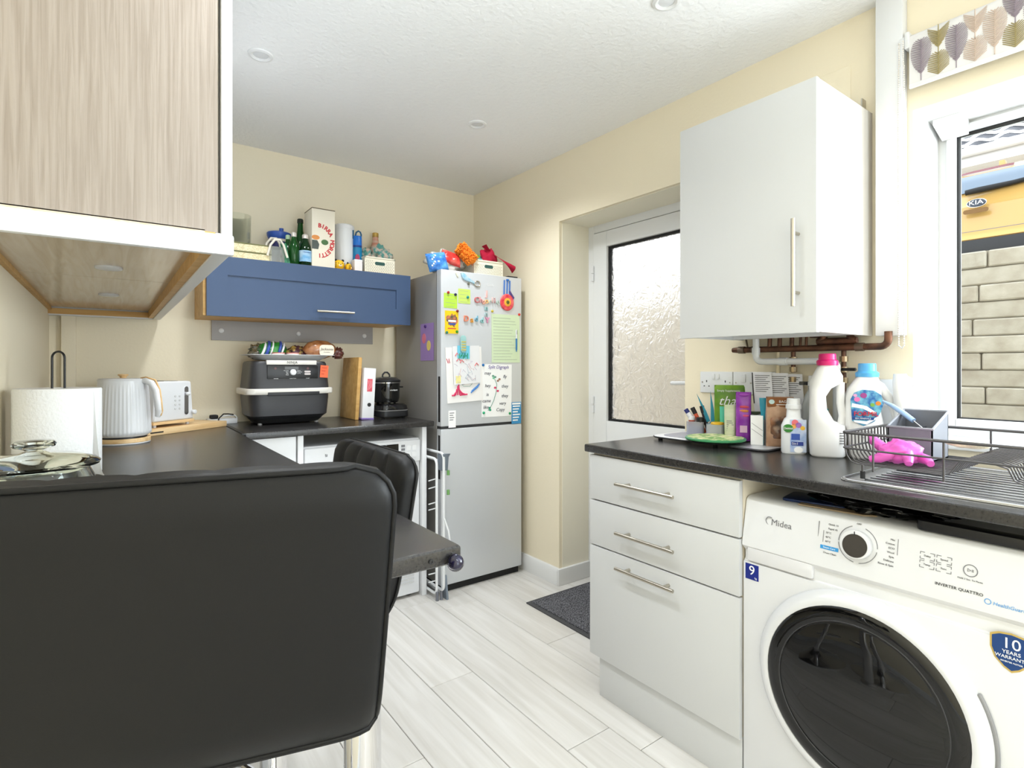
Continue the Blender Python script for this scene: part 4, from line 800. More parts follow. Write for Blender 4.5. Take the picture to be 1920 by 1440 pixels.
MB().lathe([(0.034, 0), (0.040, 0.01), (0.046, hz2 - 0.075)], n=28).build('cup', mat('navy_plastic', (44, 44, 104), 0.3), t, smooth=40); MB().lathe([(0.048, hz2 - 0.075), (0.048, hz2 - 0.062)], n=28).build('white_collar', mat('off_white_plastic', (226, 218, 204), 0.4), t)
MB().lathe([(0.050, hz2 - 0.062), (0.058, hz2 - 0.045), (0.060, hz2 - 0.030), (0.056, hz2 - 0.026)], n=28).build('lid', mat('cobalt_plastic', (46, 86, 172), 0.35), t, smooth=40); MB().cyl((0.012, 0, hz2 - 0.028), (0.012, 0, hz2), 0.011).build('straw_stub', mat('cobalt_plastic', (46, 86, 172), 0.35), t)
GG = mat('green_bottle_glass', (26, 96, 34), 0.06, trans=0.55, ior=1.4); GD = mat('dark_green_glass', (16, 54, 24), 0.06, trans=0.3, ior=1.4)
def bottle(label, u, y, vtop, r, m, capm, label_m=None, neck=0.36, capn='cap'):
    t = top_thing('bottle', label, 'bottle', u, y, 0, 'green glass bottles'); H = zof(u, vtop, y)
    MB().lathe([(r * 0.8, 0), (r, 0.006), (r, H * (1 - neck) - 0.03), (r * 0.85, H * (1 - neck)), (r * 0.48, H * (1 - neck * 0.55)), (r * 0.40, H - 0.018)], n=28).build('glass', m, t, smooth=50)
    MB().lathe([(r * 0.5, H - 0.022), (r * 0.5, H - 0.004), (r * 0.4, H)], n=20).build(capn, capm, t, smooth=40)
    if label_m:
        lo_ = MB().lathe([(r + 0.0008, 0.022), (r + 0.0008, H * 0.48)], n=28).build('label', label_m, t, smooth=40)
        text('lettering', 'S.PELLEGRINO', 0.007, (0, -r - 0.0016, H * 0.42), mat('label_ink', (40, 80, 150), 0.5), t)
    return t
SC = mat('silver_cap', (214, 206, 200), 0.35, metal=0.4)
bottle('bright green glass bottle with silver cap beside blue-labelled bottle', 551, 2.86, 436, 0.026, GG, SC)
bottle('dark green water bottle with pale blue label and silver cap', 572.5, 2.86, 440, 0.031, GD, SC, mat('pale_blue_label', (110, 170, 214), 0.4, rgb2=(196, 220, 236), scale=(20, 20, 30)))
bottle('tall green wine bottle with black foil neck behind the others', 563, 3.02, 411, 0.032, GG, mat('black_foil', (30, 38, 28), 0.3), None, 0.40)
bottle('small green bottle with pale cap, furthest left of the bottles', 540, 2.90, 441, 0.024, GG, mat('pale_green_cap', (168, 196, 160), 0.4))
cx0, cx1 = at_y(585, 450, 2.83).x, at_y(628, 450, 2.83).x; ch = at_y(600, 391, 2.83).z - TZ; cw = cx1 - cx0
bx = thing('beer_carton', 'tall cream beer carton with red circular lettering', 'carton', ((cx0 + cx1) / 2, 2.83, TZ))
CRM = mat('cream_carton', (234, 226, 208), 0.55); bm_ = MB(); bm_.box(-cw / 2, cw / 2, 0, 0.13, 0, ch); bm_.build('carton', CRM, bx, bevel=0.0015)
B(-cw / 2 - 0.0006, cw / 2 + 0.0006, -0.0006, 0.13, ch - 0.003, ch + 0.001).build('torn_edge', mat('torn_card', (90, 74, 48), 0.8), bx)
RED = mat('carton_red', (200, 52, 58), 0.5); cc_ = (-0.022, ch * 0.455)
word = 'BIRRA MORETTI'
for i, ch_ in enumerate(word):
    if ch_ == ' ': continue
    a = 88 - i * (176 / (len(word) - 1)); rr_ = 0.066
    text('lettering', ch_, 0.029, (cc_[0] + rr_ * math.cos(R(a)), -0.0006, cc_[1] + rr_ * 1.15 * math.sin(R(a))), RED, bx, rot=(R(90), R(90 - a), 0), bevel=0.0011)
MB().prism([(-cw / 2, cc_[1] - 0.045), (cc_[0] - 0.005, cc_[1] - 0.045), (cc_[0] + 0.0, cc_[1] - 0.02), (cc_[0] - 0.01, cc_[1]), (-cw / 2, cc_[1])], -0.0007, 0, 'y').build('printed_panel', mat('print_slate', (78, 86, 82), 0.6), bx)
MB().prism(ell(0.018, 0.014, 20, cc_[0] + 0.028, cc_[1] - 0.006), -0.0007, 0, 'y').build('printed_spot', mat('print_green', (74, 110, 66), 0.6), bx)
MB().prism(ell(0.020, 0.012, 20, cc_[0] - 0.018, cc_[1] + 0.014), -0.0007, 0, 'y').build('printed_spot', mat('print_orange', (216, 142, 76), 0.6), bx)
t = top_thing('storage_canister', 'plain white lidded canister behind the tiger toy', 'canister', 645, 2.94); H = zof(645, 423, 2.94)
MB().lathe([(0.050, 0), (0.053, 0.004), (0.053, H - 0.022)], n=36).build('body', WPL, t, smooth=40); MB().lathe([(0.0545, H - 0.022), (0.0545, H - 0.006), (0.048, H)], n=36).build('lid', mat('lid_white', (228, 228, 230), 0.4), t, smooth=40)
t = top_thing('water_bottle', 'bright blue sports water bottle with loop handle', 'water bottle', 670, 2.90); H = zof(670, 433, 2.90); MB().lathe([(0.023, 0), (0.025, 0.005), (0.025, H * 0.55), (0.024, H * 0.6)], n=28).build('body', mat('teal_blue', (14, 122, 172), 0.25), t, smooth=40)
MB().lathe([(0.0245, H * 0.6), (0.0245, H * 0.65)], n=28).build('neck_band', mat('deep_blue', (20, 56, 130), 0.3), t); MB().lathe([(0.0245, H * 0.65), (0.024, H * 0.85), (0.022, H * 0.87)], n=28).build('cap', mat('bright_blue', (20, 106, 196), 0.3), t, smooth=40)
MB().tube([(-0.012, 0, H * 0.86), (-0.006, 0, H * 0.96), (0.006, 0, H), (0.017, 0, H * 0.98), (0.022, 0, H * 0.92), (0.020, 0, H * 0.84)], 0.0045, 8).build('loop', mat('dark_teal', (20, 84, 120), 0.4), t, smooth=True)
MB().cyl((-0.024, 0, H * 0.8), (-0.024, 0, H), 0.005).build('straw', mat('dark_teal', (20, 84, 120), 0.4), t)
MB().prism(ell(0.012, 0.02, 16, -0.008, H * 0.35), -0.0265, -0.02, 'y').build('print_patch', mat('raspberry', (160, 50, 90), 0.5), t)
YT = mat('tiger_yellow', (240, 186, 22), 0.5)
def cub(label, u, y, s, rz):
    t = top_thing('tiger_toy', label, 'toy', u, y, rz, 'yellow toy animals'); MB().blob((0, 0, 0.026 * s), (0.028 * s, 0.022 * s, 0.026 * s), 0.02, 3).build('head', YT, t, smooth=True)
    for sx in (-1, 1):
        MB().blob((0.019 * s * sx, 0, 0.050 * s), (0.007 * s, 0.005 * s, 0.007 * s), 0, flat_bottom=False).build('ear', RUBB, t, smooth=True)
        MB().blob((0.010 * s * sx, -0.0195 * s, 0.032 * s), (0.0025 * s, 0.002, 0.003 * s), 0, flat_bottom=False, nu=10, nv=8).build('eye', RUBB, t, smooth=True)
        for k in range(3): MB().tube([(0.027 * s * sx, -0.008 * s, (0.016 + 0.008 * k) * s), (0.019 * s * sx, -0.018 * s, (0.017 + 0.008 * k) * s)], 0.0013, 5).build('stripe', RUBB, t)
    MB().blob((0, -0.019 * s, 0.021 * s), (0.010 * s, 0.006 * s, 0.007 * s), 0, flat_bottom=False, nu=14, nv=10).build('muzzle', mat('muzzle_cream', (244, 214, 176), 0.6), t, smooth=True)
    MB().blob((0, -0.0245 * s, 0.0245 * s), (0.003 * s, 0.002, 0.0025 * s), 0, flat_bottom=False, nu=10, nv=8).build('nose', RUBB, t, smooth=True)
    return t
cub('round yellow tiger-faced toy in front of the white canister', 636, 2.845, 1.0, 0.0); cub('smaller yellow toy animal turned sideways next to the tiger', 653, 2.86, 0.82, R(60))
t = top_thing('small_carton', 'small plain white carton in front of the blue bottle', 'carton', 670, 2.85); B(-0.021, 0.021, -0.018, 0.03, 0, 0.062).build('box', mat('pink_white_card', (232, 226, 224), 0.6), t, bevel=0.001); B(-0.0215, 0.0215, -0.0185, 0.0305, 0.056, 0.064).build('lid', mat('lid_white', (228, 228, 230), 0.4), t, bevel=0.001)
def basket(name, label, loc, w, d, h_, rz=0):
    t = thing(name, label, 'basket', loc, rz); BM = mat('cream_basket_plastic', (232, 226, 206), 0.5)
    m = MB(); m.box(-w / 2, w / 2, 0, 0.004, 0, h_); m.box(-w / 2, w / 2, d - 0.004, d, 0, h_); m.box(-w / 2, -w / 2 + 0.004, 0.004, d - 0.004, 0, h_); m.box(w / 2 - 0.004, w / 2, 0.004, d - 0.004, 0, h_); m.box(-w / 2, w / 2, 0, d, 0, 0.004)
    m.build('tub', BM, t, weld=False); rm_ = MB(); rm_.box(-w / 2 - 0.004, w / 2 + 0.004, -0.004, 0.006, h_ - 0.008, h_); rm_.box(-w / 2 - 0.004, -w / 2 + 0.006, -0.004, d, h_ - 0.008, h_); rm_.box(w / 2 - 0.006, w / 2 + 0.004, -0.004, d, h_ - 0.008, h_); rm_.build('rim', BM, t, bevel=0.002, weld=False)
    hl = MB(); DK = mat('basket_hole', (92, 84, 70), 0.8); k = 0
    nx = int(w / 0.0105); nz = int((h_ - 0.02) / 0.0085)
    for i in range(nx):
        for j in range(nz):
            x = -w / 2 + 0.008 + i * 0.0105 + (0.004 if j % 2 else 0); z = 0.006 + j * 0.0085
            if abs(x) < 0.034 and abs(z - h_ * 0.62) < 0.013 or x > w / 2 - 0.006: continue
            hl.add([(x - 0.0018, -0.0004, z), (x + 0.0018, -0.0004, z), (x + 0.0018, -0.0004, z + 0.0036), (x - 0.0018, -0.0004, z + 0.0036)], [(0, 1, 2, 3)])
    for j in range(int(d / 0.0105) - 1):
        for i in range(nz):
            y = 0.01 + j * 0.0105; z = 0.006 + i * 0.0085; hl.add([(-w / 2 - 0.0004, y, z), (-w / 2 - 0.0004, y + 0.0036, z), (-w / 2 - 0.0004, y + 0.0036, z + 0.0036), (-w / 2 - 0.0004, y, z + 0.0036)], [(0, 1, 2, 3)])
    tag(hl.build('perforations', DK, t, weld=False), kind='stuff')
    MB().prism(rrect(0.058, 0.018, 0.008), -0.001, 0.0, 'y').build('hand_hole', mat('hole_teal', (48, 84, 78), 0.8), t, loc=(0, 0, h_ * 0.62)); return t
b0, b1 = at_y(684, 500, 2.84).x, at_y(740, 500, 2.84).x
basket('storage_basket', 'cream perforated basket of patterned cloths on blue unit', ((b0 + b1) / 2, 2.84, TZ), b1 - b0, 0.2, zof(712, 483, 2.84))
TEAL = mat('teal_pattern_cloth', (84, 142, 134), 0.85, rgb2=(196, 176, 160), scale=(38, 38, 38), ramp=(0.45, 0.58), detail=2)
t = thing('cloth_bundle', 'teal floral cloths heaped in the blue unit basket', 'cloth', ((b0 + b1) / 2 + 0.01, 2.93, TZ + 0.06)); MB().blob((-0.06, 0, 0.03), (0.05, 0.05, 0.05), 0.3, 6, 12).build('fold', TEAL, t, smooth=True); MB().blob((0.035, 0.0, 0.05), (0.06, 0.05, 0.062), 0.25, 5, 15).build('fold', TEAL, t, smooth=True)
t = top_thing('sauce_bottle', 'glass bottle with gold cap standing behind the cloths', 'bottle', 704, 3.07); H = zof(704, 437, 3.07)
MB().lathe([(0.026, 0), (0.028, 0.005), (0.028, H - 0.09), (0.018, H - 0.05), (0.016, H - 0.024)], n=24).build('bottle', mat('sauce_red', (206, 108, 80), 0.2, rgb2=(226, 220, 200), scale=(2, 2, 30)), t, smooth=40); MB().lathe([(0.018, H - 0.026), (0.018, H - 0.002), (0.015, H)], n=20).build('cap', mat('gold_cap', (190, 156, 84), 0.3, metal=0.6), t, smooth=40)

# ---------------------------------------------------------------- on top of the fridge
FT = 1.7032
def on_fridge(name, label, cat, u, y, rz=0): return thing(name, label, cat, (at_y(u, 500, y).x, y, FT), rz)
t = on_fridge('carrier_bag', 'crumpled translucent white bag on top of the fridge', 'bag', 838, 2.66)
MB().blob((-0.005, 0.01, 0.062), (0.105, 0.075, 0.062), 0.22, 5, 21, 40, 26).build('bag', mat('translucent_bag', (214, 210, 200), 0.3, trans=0.25, alpha=0.9), t, smooth=True)
t = on_fridge('blue_packet', 'blue and white patterned sachet slumped on fridge top', 'packet', 824, 2.585); o = pillow(0.12, 0.10, 0.05, 3, 0.01).build('packet', mat('blue_sachet', (36, 98, 180), 0.3, rgb2=(90, 160, 220), scale=(25, 25, 25)), t, smooth=True); o.rotation_euler = (R(-8), R(-12), 0)

for i in range(7): MB().blob((-0.055 + 0.008 * (i % 3), -0.024, 0.02 + 0.011 * i), (0.005, 0.002, 0.005), 0, flat_bottom=False, nu=10, nv=6).build('dot', PAPER, t, smooth=True)
t = on_fridge('red_packet', 'red sweet packet leaning on the white bag', 'packet', 846, 2.60); o = pillow(0.12, 0.075, 0.045, 5, 0.01).build('packet', mat('red_sachet', (212, 52, 48), 0.3, rgb2=(232, 120, 104), scale=(18, 18, 18), ramp=(0.5, 0.7)), t, smooth=True); o.location = (0.0, -0.0, 0.048); o.rotation_euler = (R(-22), R(14), 0)

b0, b1 = at_y(889, 500, 2.57).x, at_y(943, 500, 2.57).x
basket('cloth_basket', 'cream perforated basket of cloths on top of the fridge', ((b0 + b1) / 2, 2.57, FT), b1 - b0, 0.22, at_y(915, 489, 2.57).z - FT)
t = thing('microfibre_duster', 'fluffy orange microfibre duster leaning on the fridge basket', 'duster', (0, 0, 0))
d0, d1_ = at_y(862, 462, 2.60), at_y(887, 489, 2.555); dm = MB(); ax = (d1_ - d0); L = ax.length; axn = ax.normalized(); e1 = axn.orthogonal().normalized(); e2 = axn.cross(e1)
dm.tube([d0 - axn * 0.012, d0, d0 + ax * 0.5, d1_, d1_ + axn * 0.012], [0.010, 0.026, 0.029, 0.026, 0.010], 12)
rnd = random.Random(4)
for k in range(420):
    s_ = rnd.random(); a = rnd.random() * 2 * math.pi; n_ = (e1 * math.cos(a) + e2 * math.sin(a)); b = d0 + ax * s_ + n_ * 0.024; tip = b + n_ * 0.016 + axn * rnd.uniform(-0.008, 0.008) + Vector((0, 0, -0.004)); dm.tube([b, (b + tip) / 2, tip], [0.0030, 0.0034, 0.0022], 5)
tag(dm.build('tufts', mat('orange_microfibre', (230, 118, 24), 0.9, rgb2=(244, 150, 44), scale=(80, 80, 80)), t, smooth=True, weld=False), kind='stuff')
t.location = (0, 0, 0)
RC = mat('crimson_felt', (176, 16, 54), 0.85)
t = thing('red_cloth', 'crimson folded felt cloth sticking out of fridge basket', 'cloth', (at_y(915, 470, 2.64).x, 2.64, FT + 0.05))
MB().blob((0.0, 0, 0.05), (0.05, 0.035, 0.07), 0.25, 4, 31).build('fold', RC, t, smooth=True)
MB().grid(lambda u, v: (-0.045 + 0.19 * u, -0.05 + 0.03 * math.sin(u * 4 + v * 2) + 0.02 * v, 0.135 - 0.11 * u + 0.03 * v * (1 - u) - 0.035 * v), 16, 8).build('flap', RC, t, smooth=True)
t = thing('teal_cloth', 'teal cloth folded inside the fridge basket', 'cloth', (at_y(905, 490, 2.66).x, 2.66, FT + 0.03)); MB().blob((0, 0, 0.045), (0.055, 0.05, 0.05), 0.2, 5, 33).build('fold', mat('sea_green_cloth', (96, 158, 150), 0.85), t, smooth=True)
MB().blob((-0.03, 0.02, 0.088), (0.02, 0.02, 0.02), 0.2, 5, 35).build('green_corner', mat('lime_cloth', (138, 178, 62), 0.85), t, smooth=True)

# ---------------------------------------------------------------- notes and magnets on the fridge door
def card(name, label, cat, u0, v0, u1, v1, m, y=FY, tilt=0.0, th=0.0008, off=0.0006):
    a, b = at_y(u0, v0, y), at_y(u1, v1, y); t = thing(name, label, cat, ((a.x + b.x) / 2, y - off, (a.z + b.z) / 2)); w, h_ = abs(b.x - a.x), abs(a.z - b.z)
    o = B(-w / 2, w / 2, -th, 0, -h_ / 2, h_ / 2).build('sheet', m, t); t.rotation_euler = (0, tilt, 0); return t, w, h_
def lines(t, w, h_, n, m, z0=0.36, z1=-0.4, x0=-0.38, x1=0.36, y=-0.0012, jit=0.12):
    for i in range(n):
        z = h_ * (z0 + (z1 - z0) * i / max(1, n - 1)); e = random.uniform(0, jit); B(w * x0, w * (x1 - e), y, y + 0.0003, z - 0.0008, z + 0.0008).build('pen_line', m, t)
PENC = mat('pencil_grey', (150, 160, 150), 0.7)
t, w, h_ = card('sticky_note', 'lime green sticky note at upper left of fridge door', 'note', 832, 549, 857, 578.5, mat('lime_note', (178, 216, 70), 0.7), tilt=R(1)); lines(t, w, h_, 4, PENC)
t, w, h_ = card('sticky_note', 'pale lime sticky note with teal magnet on fridge door', 'note', 859, 541, 881.5, 570, mat('pale_lime_note', (196, 220, 104), 0.7), tilt=R(0.5)); lines(t, w, h_, 4, PENC)
t, w, h_ = card('sweet_packet', 'yellow snack packet pinned under the green notes', 'packet', 834, 582, 859, 626, mat('sunny_yellow', (242, 200, 30), 0.4), th=0.003)
MB().blob((0.002, -0.003, 0.012), (0.030, 0.001, 0.030), 0.25, 5, 41, flat_bottom=False).build('print_picture', mat('packet_print', (60, 84, 60), 0.5, rgb2=(206, 120, 90), scale=(50, 50, 50), detail=2), t, smooth=True)
B(-0.022, 0.024, -0.0044, -0.003, 0.001, 0.011).build('print_patch', PAPER, t); B(-0.018, 0.022, -0.0044, -0.003, -0.014, -0.005).build('print_patch', mat('label_blue', (50, 84, 170), 0.4), t); B(-0.025, 0.025, -0.0036, -0.003, -0.036, -0.031).build('print_line', RED, t)
t, w, h_ = card('lined_list', 'pale green lined list with a pen on the fridge', 'paper', 921.5, 588, 974, 680, mat('pale_green_paper', (208, 224, 190), 0.75), tilt=R(-0.5)); lines(t, w, h_, 15, PENC, 0.42, -0.44, -0.44, 0.42, jit=0.3)
a, b = at_y(968, 618, FY - 0.004), at_y(967, 660, FY - 0.004)
t = thing('ballpoint_pen', 'blue and white ballpoint pen clipped on green list', 'pen', (a.x, FY - 0.006, b.z)); H = a.z - b.z
MB().lathe([(0.001, 0), (0.0045, 0.014), (0.0048, H * 0.6)], n=14).build('barrel', mat('pen_blue', (44, 118, 176), 0.3), t, smooth=40); MB().lathe([(0.0048, H * 0.6), (0.0046, H * 0.97), (0.003, H)], n=14).build('cap', WPL, t, smooth=40); B(-0.001, 0.001, -0.0062, -0.0048, H * 0.78, H * 0.97).build('clip', BLACK, t)
# drawings
DRAW = mat('crayon_paper', (238, 236, 234), 0.8)
t, w, h_ = card('child_drawing', 'larger child drawing with pink and blue crayon shapes', 'drawing', 836, 650, 903, 752, DRAW, th=0.004, off=0.002, tilt=R(-2.5))
def scrib(t, pts, r, m, y=-0.006): MB().tube([(p[0], y, p[1]) for p in pts], r, 5).build('crayon_mark', m, t)
PK, BL_, GR_ = mat('crayon_pink', (214, 62, 104), 0.8), mat('crayon_blue', (84, 138, 204), 0.8), mat('crayon_green', (110, 160, 140), 0.8)
zz_ = -h_ * 0.5
for k in range(9): scrib(t, [(-0.085 + k * 0.012, zz_ + 0.04), (-0.065 + k * 0.006 * (1 if k < 5 else 0.6), zz_ + 0.035 + 0.07 * max(0, 1 - abs(k - 4) / 4.2))], 0.0042, PK, -0.0052)
for k in range(6): scrib(t, [(0.035 + k * 0.008, zz_ + 0.045 + 0.005 * k), (0.045 + k * 0.009, zz_ + 0.062 + 0.006 * k)], 0.0036, BL_, -0.0052)
scrib(t, [(-0.03, zz_ + 0.105), (-0.01, zz_ + 0.085), (0.03, zz_ + 0.082), (0.055, zz_ + 0.105)], 0.0012, GR_, -0.0045); MB().prism(ell(0.012, 0.006, 14, -0.012, zz_ + 0.10), -0.0048, -0.004, 'y').build('crayon_mark', mat('crayon_grey', (128, 110, 120), 0.8), t)
for k in range(4): scrib(t, [(0.078 + 0.006 * k, zz_ + 0.10), (0.084 + 0.004 * k, zz_ + 0.125)], 0.003, GR_, -0.005)
scrib(t, [(-0.108, h_ * 0.30), (-0.100, h_ * 0.22), (-0.094, h_ * 0.30), (-0.09, h_ * 0.22)], 0.0022, mat('crayon_red', (206, 60, 90), 0.8), -0.005)
t, w, h_ = card('child_drawing', 'smaller scribbled child drawing held by the clip magnet', 'drawing', 847.5, 648, 897.5, 719, mat('crayon_paper_grey', (228, 228, 230), 0.8), th=0.001, off=0.0115, tilt=R(-3))
rnd = random.Random(9); cols = [mat('crayon_pale_%d' % i, c, 0.8) for i, c in enumerate(((206, 196, 214), (222, 190, 190), (190, 204, 216), (198, 196, 206)))]
for k in range(30): x, z = rnd.uniform(-0.07, 0.06), rnd.uniform(-0.09, 0.05); scrib(t, [(x, z), (x + rnd.uniform(-0.02, 0.02), z + rnd.uniform(-0.02, 0.02)), (x + rnd.uniform(-0.02, 0.02), z + rnd.uniform(-0.02, 0.02))], 0.0011, cols[k % 4], -0.0014)
for (x, z) in ((-0.058, 0.058), (-0.05, 0.03), (-0.03, 0.02), (0.062, 0.0)): scrib(t, [(x - 0.012, z - 0.008), (x, z + 0.008), (x + 0.012, z - 0.006)], 0.0026, mat('crayon_coral', (224, 116, 120), 0.8), -0.0022)
B(-0.072, -0.042, -0.0014, -0.001, -h_ * 0.47, -h_ * 0.47 + 0.04).build('crayon_mark', mat('crayon_yellow', (236, 226, 150), 0.8), t)
t, w, h_ = card('blue_drawing', 'small square blue card under the clip magnet', 'drawing', 855, 648, 878, 673, mat('sky_card', (120, 200, 226), 0.7), off=0.0140)
for k in range(7): scrib(t, [(-0.03 + 0.009 * k, -0.035 + 0.006 * (k % 3)), (-0.024 + 0.008 * k, -0.005 - 0.01 * (k % 2))], 0.0028, mat('crayon_emerald', (44, 160, 120), 0.8), -0.0022)
q = at_y(868, 645, FY - 0.018); t = thing('clip_magnet', 'pale teal clip magnet with yellow stripes holding drawings', 'magnet', (q.x, FY - 0.0165, q.z))
MB().prism(rrect(0.034, 0.092, 0.016), -0.010, 0, 'y').build('clip', mat('pale_teal', (150, 192, 190), 0.4), t, bevel=0.003)
for k in range(4): B(-0.014, 0.014, -0.0112, -0.0098, -0.034 + 0.014 * k, -0.028 + 0.014 * k).build('stripe', mat('stripe_gold', (206, 186, 90), 0.5), t)
t, w, h_ = card('spelling_sheet', 'white spelling sheet with handwritten words and a flower', 'paper', 903, 683, 959, 779, PAPER, tilt=R(0.6))
INKP = mat('violet_ink', (112, 96, 160), 0.7); PENK = mat('ink_navy', (64, 64, 82), 0.7)
def word_(s, u, v, size=0.026, m=PENK): q = at_y(u, v, FY); text('handwriting', s, size, (q.x - t.location.x, -0.0016, q.z - t.location.z), m, t, shear=0.2)
word_('Split Digraph', 934, 688.5, 0.027, INKP)
for s, u, v in (('may', 913.5, 700), ('fly', 946, 706), ('hey', 914, 723.5), ('they', 946, 724), ('is', 913.5, 740), ('they', 946, 742), ('came', 912, 752), ('very', 942, 756), ('like', 911, 764), ('Copy', 938, 768)): word_(s, u, v)
def pp(u, v): q = at_y(u, v, FY); return (q.x - t.location.x, q.z - t.location.z)
scrib(t, [pp(927, 711), pp(931, 720), pp(930, 735), pp(926, 750), pp(921, 761), pp(915, 770)], 0.0016, mat('stem_green', (62, 132, 112), 0.8), -0.0014)
for (u, v, c_) in ((924, 705, GR_), (928, 707, GR_), (925, 709, mat('crayon_mint', (120, 200, 160), 0.8)), (933, 714, mat('crayon_brown', (160, 120, 100), 0.8)), (936, 711, mat('crayon_brown', (160, 120, 100), 0.8)), (928, 727, PK), (933, 733, PK), (918, 765, mat('crayon_emerald', (44, 160, 120), 0.8)), (919, 769, mat('crayon_emerald', (44, 160, 120), 0.8))):
    p_ = pp(u, v); MB().prism(ell(0.008, 0.006, 12, p_[0], p_[1]), -0.0016, -0.0008, 'y').build('crayon_mark', c_, t)
# round magnets
def magnet(label, u, v, rgb, off=0.0014, r=0.0075):
    q = at_y(u, v, FY); t = thing('round_magnet', label, 'magnet', (q.x, FY - off, q.z), 0, 'small round magnets'); c_ = flat(rgb, 0.35)
    MB().lathe([(r, 0), (r, 0.004), (r * 0.8, 0.006)], n=16, axis='y').build('disc', c_, t, smooth=40); MB().lathe([(r * 0.55, 0.006), (r * 0.5, 0.009), (0, 0.0095)], n=14, axis='y').build('grip', c_, t, smooth=40)
magnet('small red magnet on the lime green note', 840, 548.5, (170, 52, 44)); magnet('small navy magnet on the corner of the lime note', 853.5, 552.5, (44, 46, 84)); magnet('small teal magnet on the pale lime note', 876.5, 557.5, (30, 140, 140))
magnet('small maroon magnet at top of the yellow packet', 856.7, 583.5, (122, 36, 38), 0.004); magnet('small sea green magnet at bottom left of yellow packet', 836.8, 623.5, (50, 130, 110), 0.004); magnet('small bright green magnet at bottom right of yellow packet', 855.8, 622, (52, 140, 48), 0.004)
magnet('small grey magnet below the bottle opener', 878, 532, (108, 108, 96), 0.0004); magnet('small yellow magnet at top left of the green list', 922.8, 583.5, (206, 186, 70), 0.0004); magnet('small red magnet at top right of the green list', 973, 590, (206, 62, 46))
magnet('small blue magnet at top left of the spelling sheet', 905.5, 684.5, (40, 112, 176)); magnet('small green magnet at bottom left of the spelling sheet', 906.5, 774, (40, 170, 120)); magnet('small green magnet beside the blue sticker', 955.5, 775, (50, 150, 90))
q = at_y(856.5, 515.7, FY); tag(B(-0.004, 0.004, -0.003, 0, -0.014, 0.014).build('strip_magnet', mat('pale_strip', (206, 206, 186), 0.4), loc=(q.x, FY - 0.0004, q.z), bevel=0.001), 'short pale strip magnet at top left of the fridge', 'magnet').rotation_euler = (0, R(-28), 0)
# bottle opener
a, b = at_y(870, 516, FY), at_y(893.5, 527, FY); t = thing('bottle_opener', 'pale blue fish-shaped bottle opener magnet on the fridge', 'bottle opener', ((a.x + b.x) / 2, FY - 0.0006, (a.z + b.z) / 2)); OPB = mat('opener_blue', (182, 204, 212), 0.3, rgb2=(120, 176, 206), scale=(60, 60, 60))
dx, dz2 = (b.x - a.x) / 2, (b.z - a.z) / 2
MB().prism([(-0.062, 0.022), (-0.056, 0.0), (-0.044, -0.012), (-0.024, -0.018), (0.0, -0.022), (0.024, -0.030), (0.028, -0.022), (0.006, -0.010), (-0.014, 0.0), (-0.03, 0.014), (-0.046, 0.024)], -0.006, 0, 'y').build('fish_body', OPB, t, bevel=0.001)
MB().tube([(0.043 + 0.018 * math.cos(R(a_)), -0.003, -0.028 + 0.015 * math.sin(R(a_))) for a_ in range(0, 360, 24)], 0.0035, 6, True).build('opener_ring', STEEL, t, smooth=True)
# letters
def letter(ch_, u, v, rgb, desc, size=0.044, case='letter'):
    q = at_y(u, v, FY); o = text('letter_magnet', ch_, size, (q.x, FY - 0.0042, q.z), flat(rgb, 0.45), None, ext=0.0035, bevel=0.0006)
    tag(o, '%s magnet %s on the fridge door' % (desc, 'letter ' + ch_), 'magnet', 'alphabet fridge magnets')
for ch_, u, v, c_, d in (('C', 893, 563, (196, 110, 110), 'terracotta capital'), ('h', 901, 563, (222, 160, 160), 'pink'), ('a', 906.5, 566, (226, 170, 150), 'peach'), ('r', 917.5, 565, (206, 214, 196), 'pale green'), ('l', 922.5, 563.5, (226, 190, 184), 'tall pale pink'), ('i', 927, 564, (196, 150, 150), 'dusky pink'), ('e', 932.5, 566, (190, 206, 196), 'pale grey green'),
                         ('J', 912, 551, (226, 176, 170), 'coral capital'), ('o', 911.5, 564.5, (236, 190, 130), 'apricot round'), ('n', 911, 578, (150, 190, 190), 'upper grey blue'), ('n', 911, 589, (170, 196, 198), 'lower grey blue'),
                         ('D', 873.5, 598, (220, 130, 100), 'orange capital'), ('a', 884, 600, (226, 160, 70), 'amber'), ('d', 892.5, 598, (120, 170, 190), 'blue'), ('d', 903, 601, (140, 190, 190), 'teal'), ('Y', 913, 601, (226, 150, 180), 'rose capital')):
    letter(ch_, u, v, c_, d)
# medal rosette
q = at_y(950, 567, FY); t = thing('flower_medal', 'red flower-shaped medal on blue ribbon on the fridge', 'medal', (q.x, FY - 0.0006, q.z))
RM = mat('poppy_red', (214, 44, 66), 0.5, rgb2=(236, 110, 110), scale=(40, 40, 40)); MB().lathe([(0.046, 0), (0.048, 0.003), (0.044, 0.007), (0.02, 0.009), (0, 0.009)], n=28, axis='y').build('flower', RM, t, smooth=40)
MB().lathe([(0.024, 0.009), (0.02, 0.011), (0, 0.0115)], n=20, axis='y').build('yellow_ring', mat('flower_yellow', (240, 176, 60), 0.5), t, smooth=40); MB().lathe([(0.011, 0.0115), (0.008, 0.0135), (0, 0.014)], n=16, axis='y').build('green_heart', mat('flower_green', (90, 96, 40), 0.6), t, smooth=40)
for x0 in (-0.02, 0.0, 0.018): MB().prism([(x0 - 0.004, 0.03), (x0 + 0.004, 0.03), (x0 + 0.007, 0.125), (x0 - 0.001, 0.125)], -0.003, -0.0005, 'y').build('ribbon', mat('ribbon_blue', (70, 120, 196), 0.6), t)
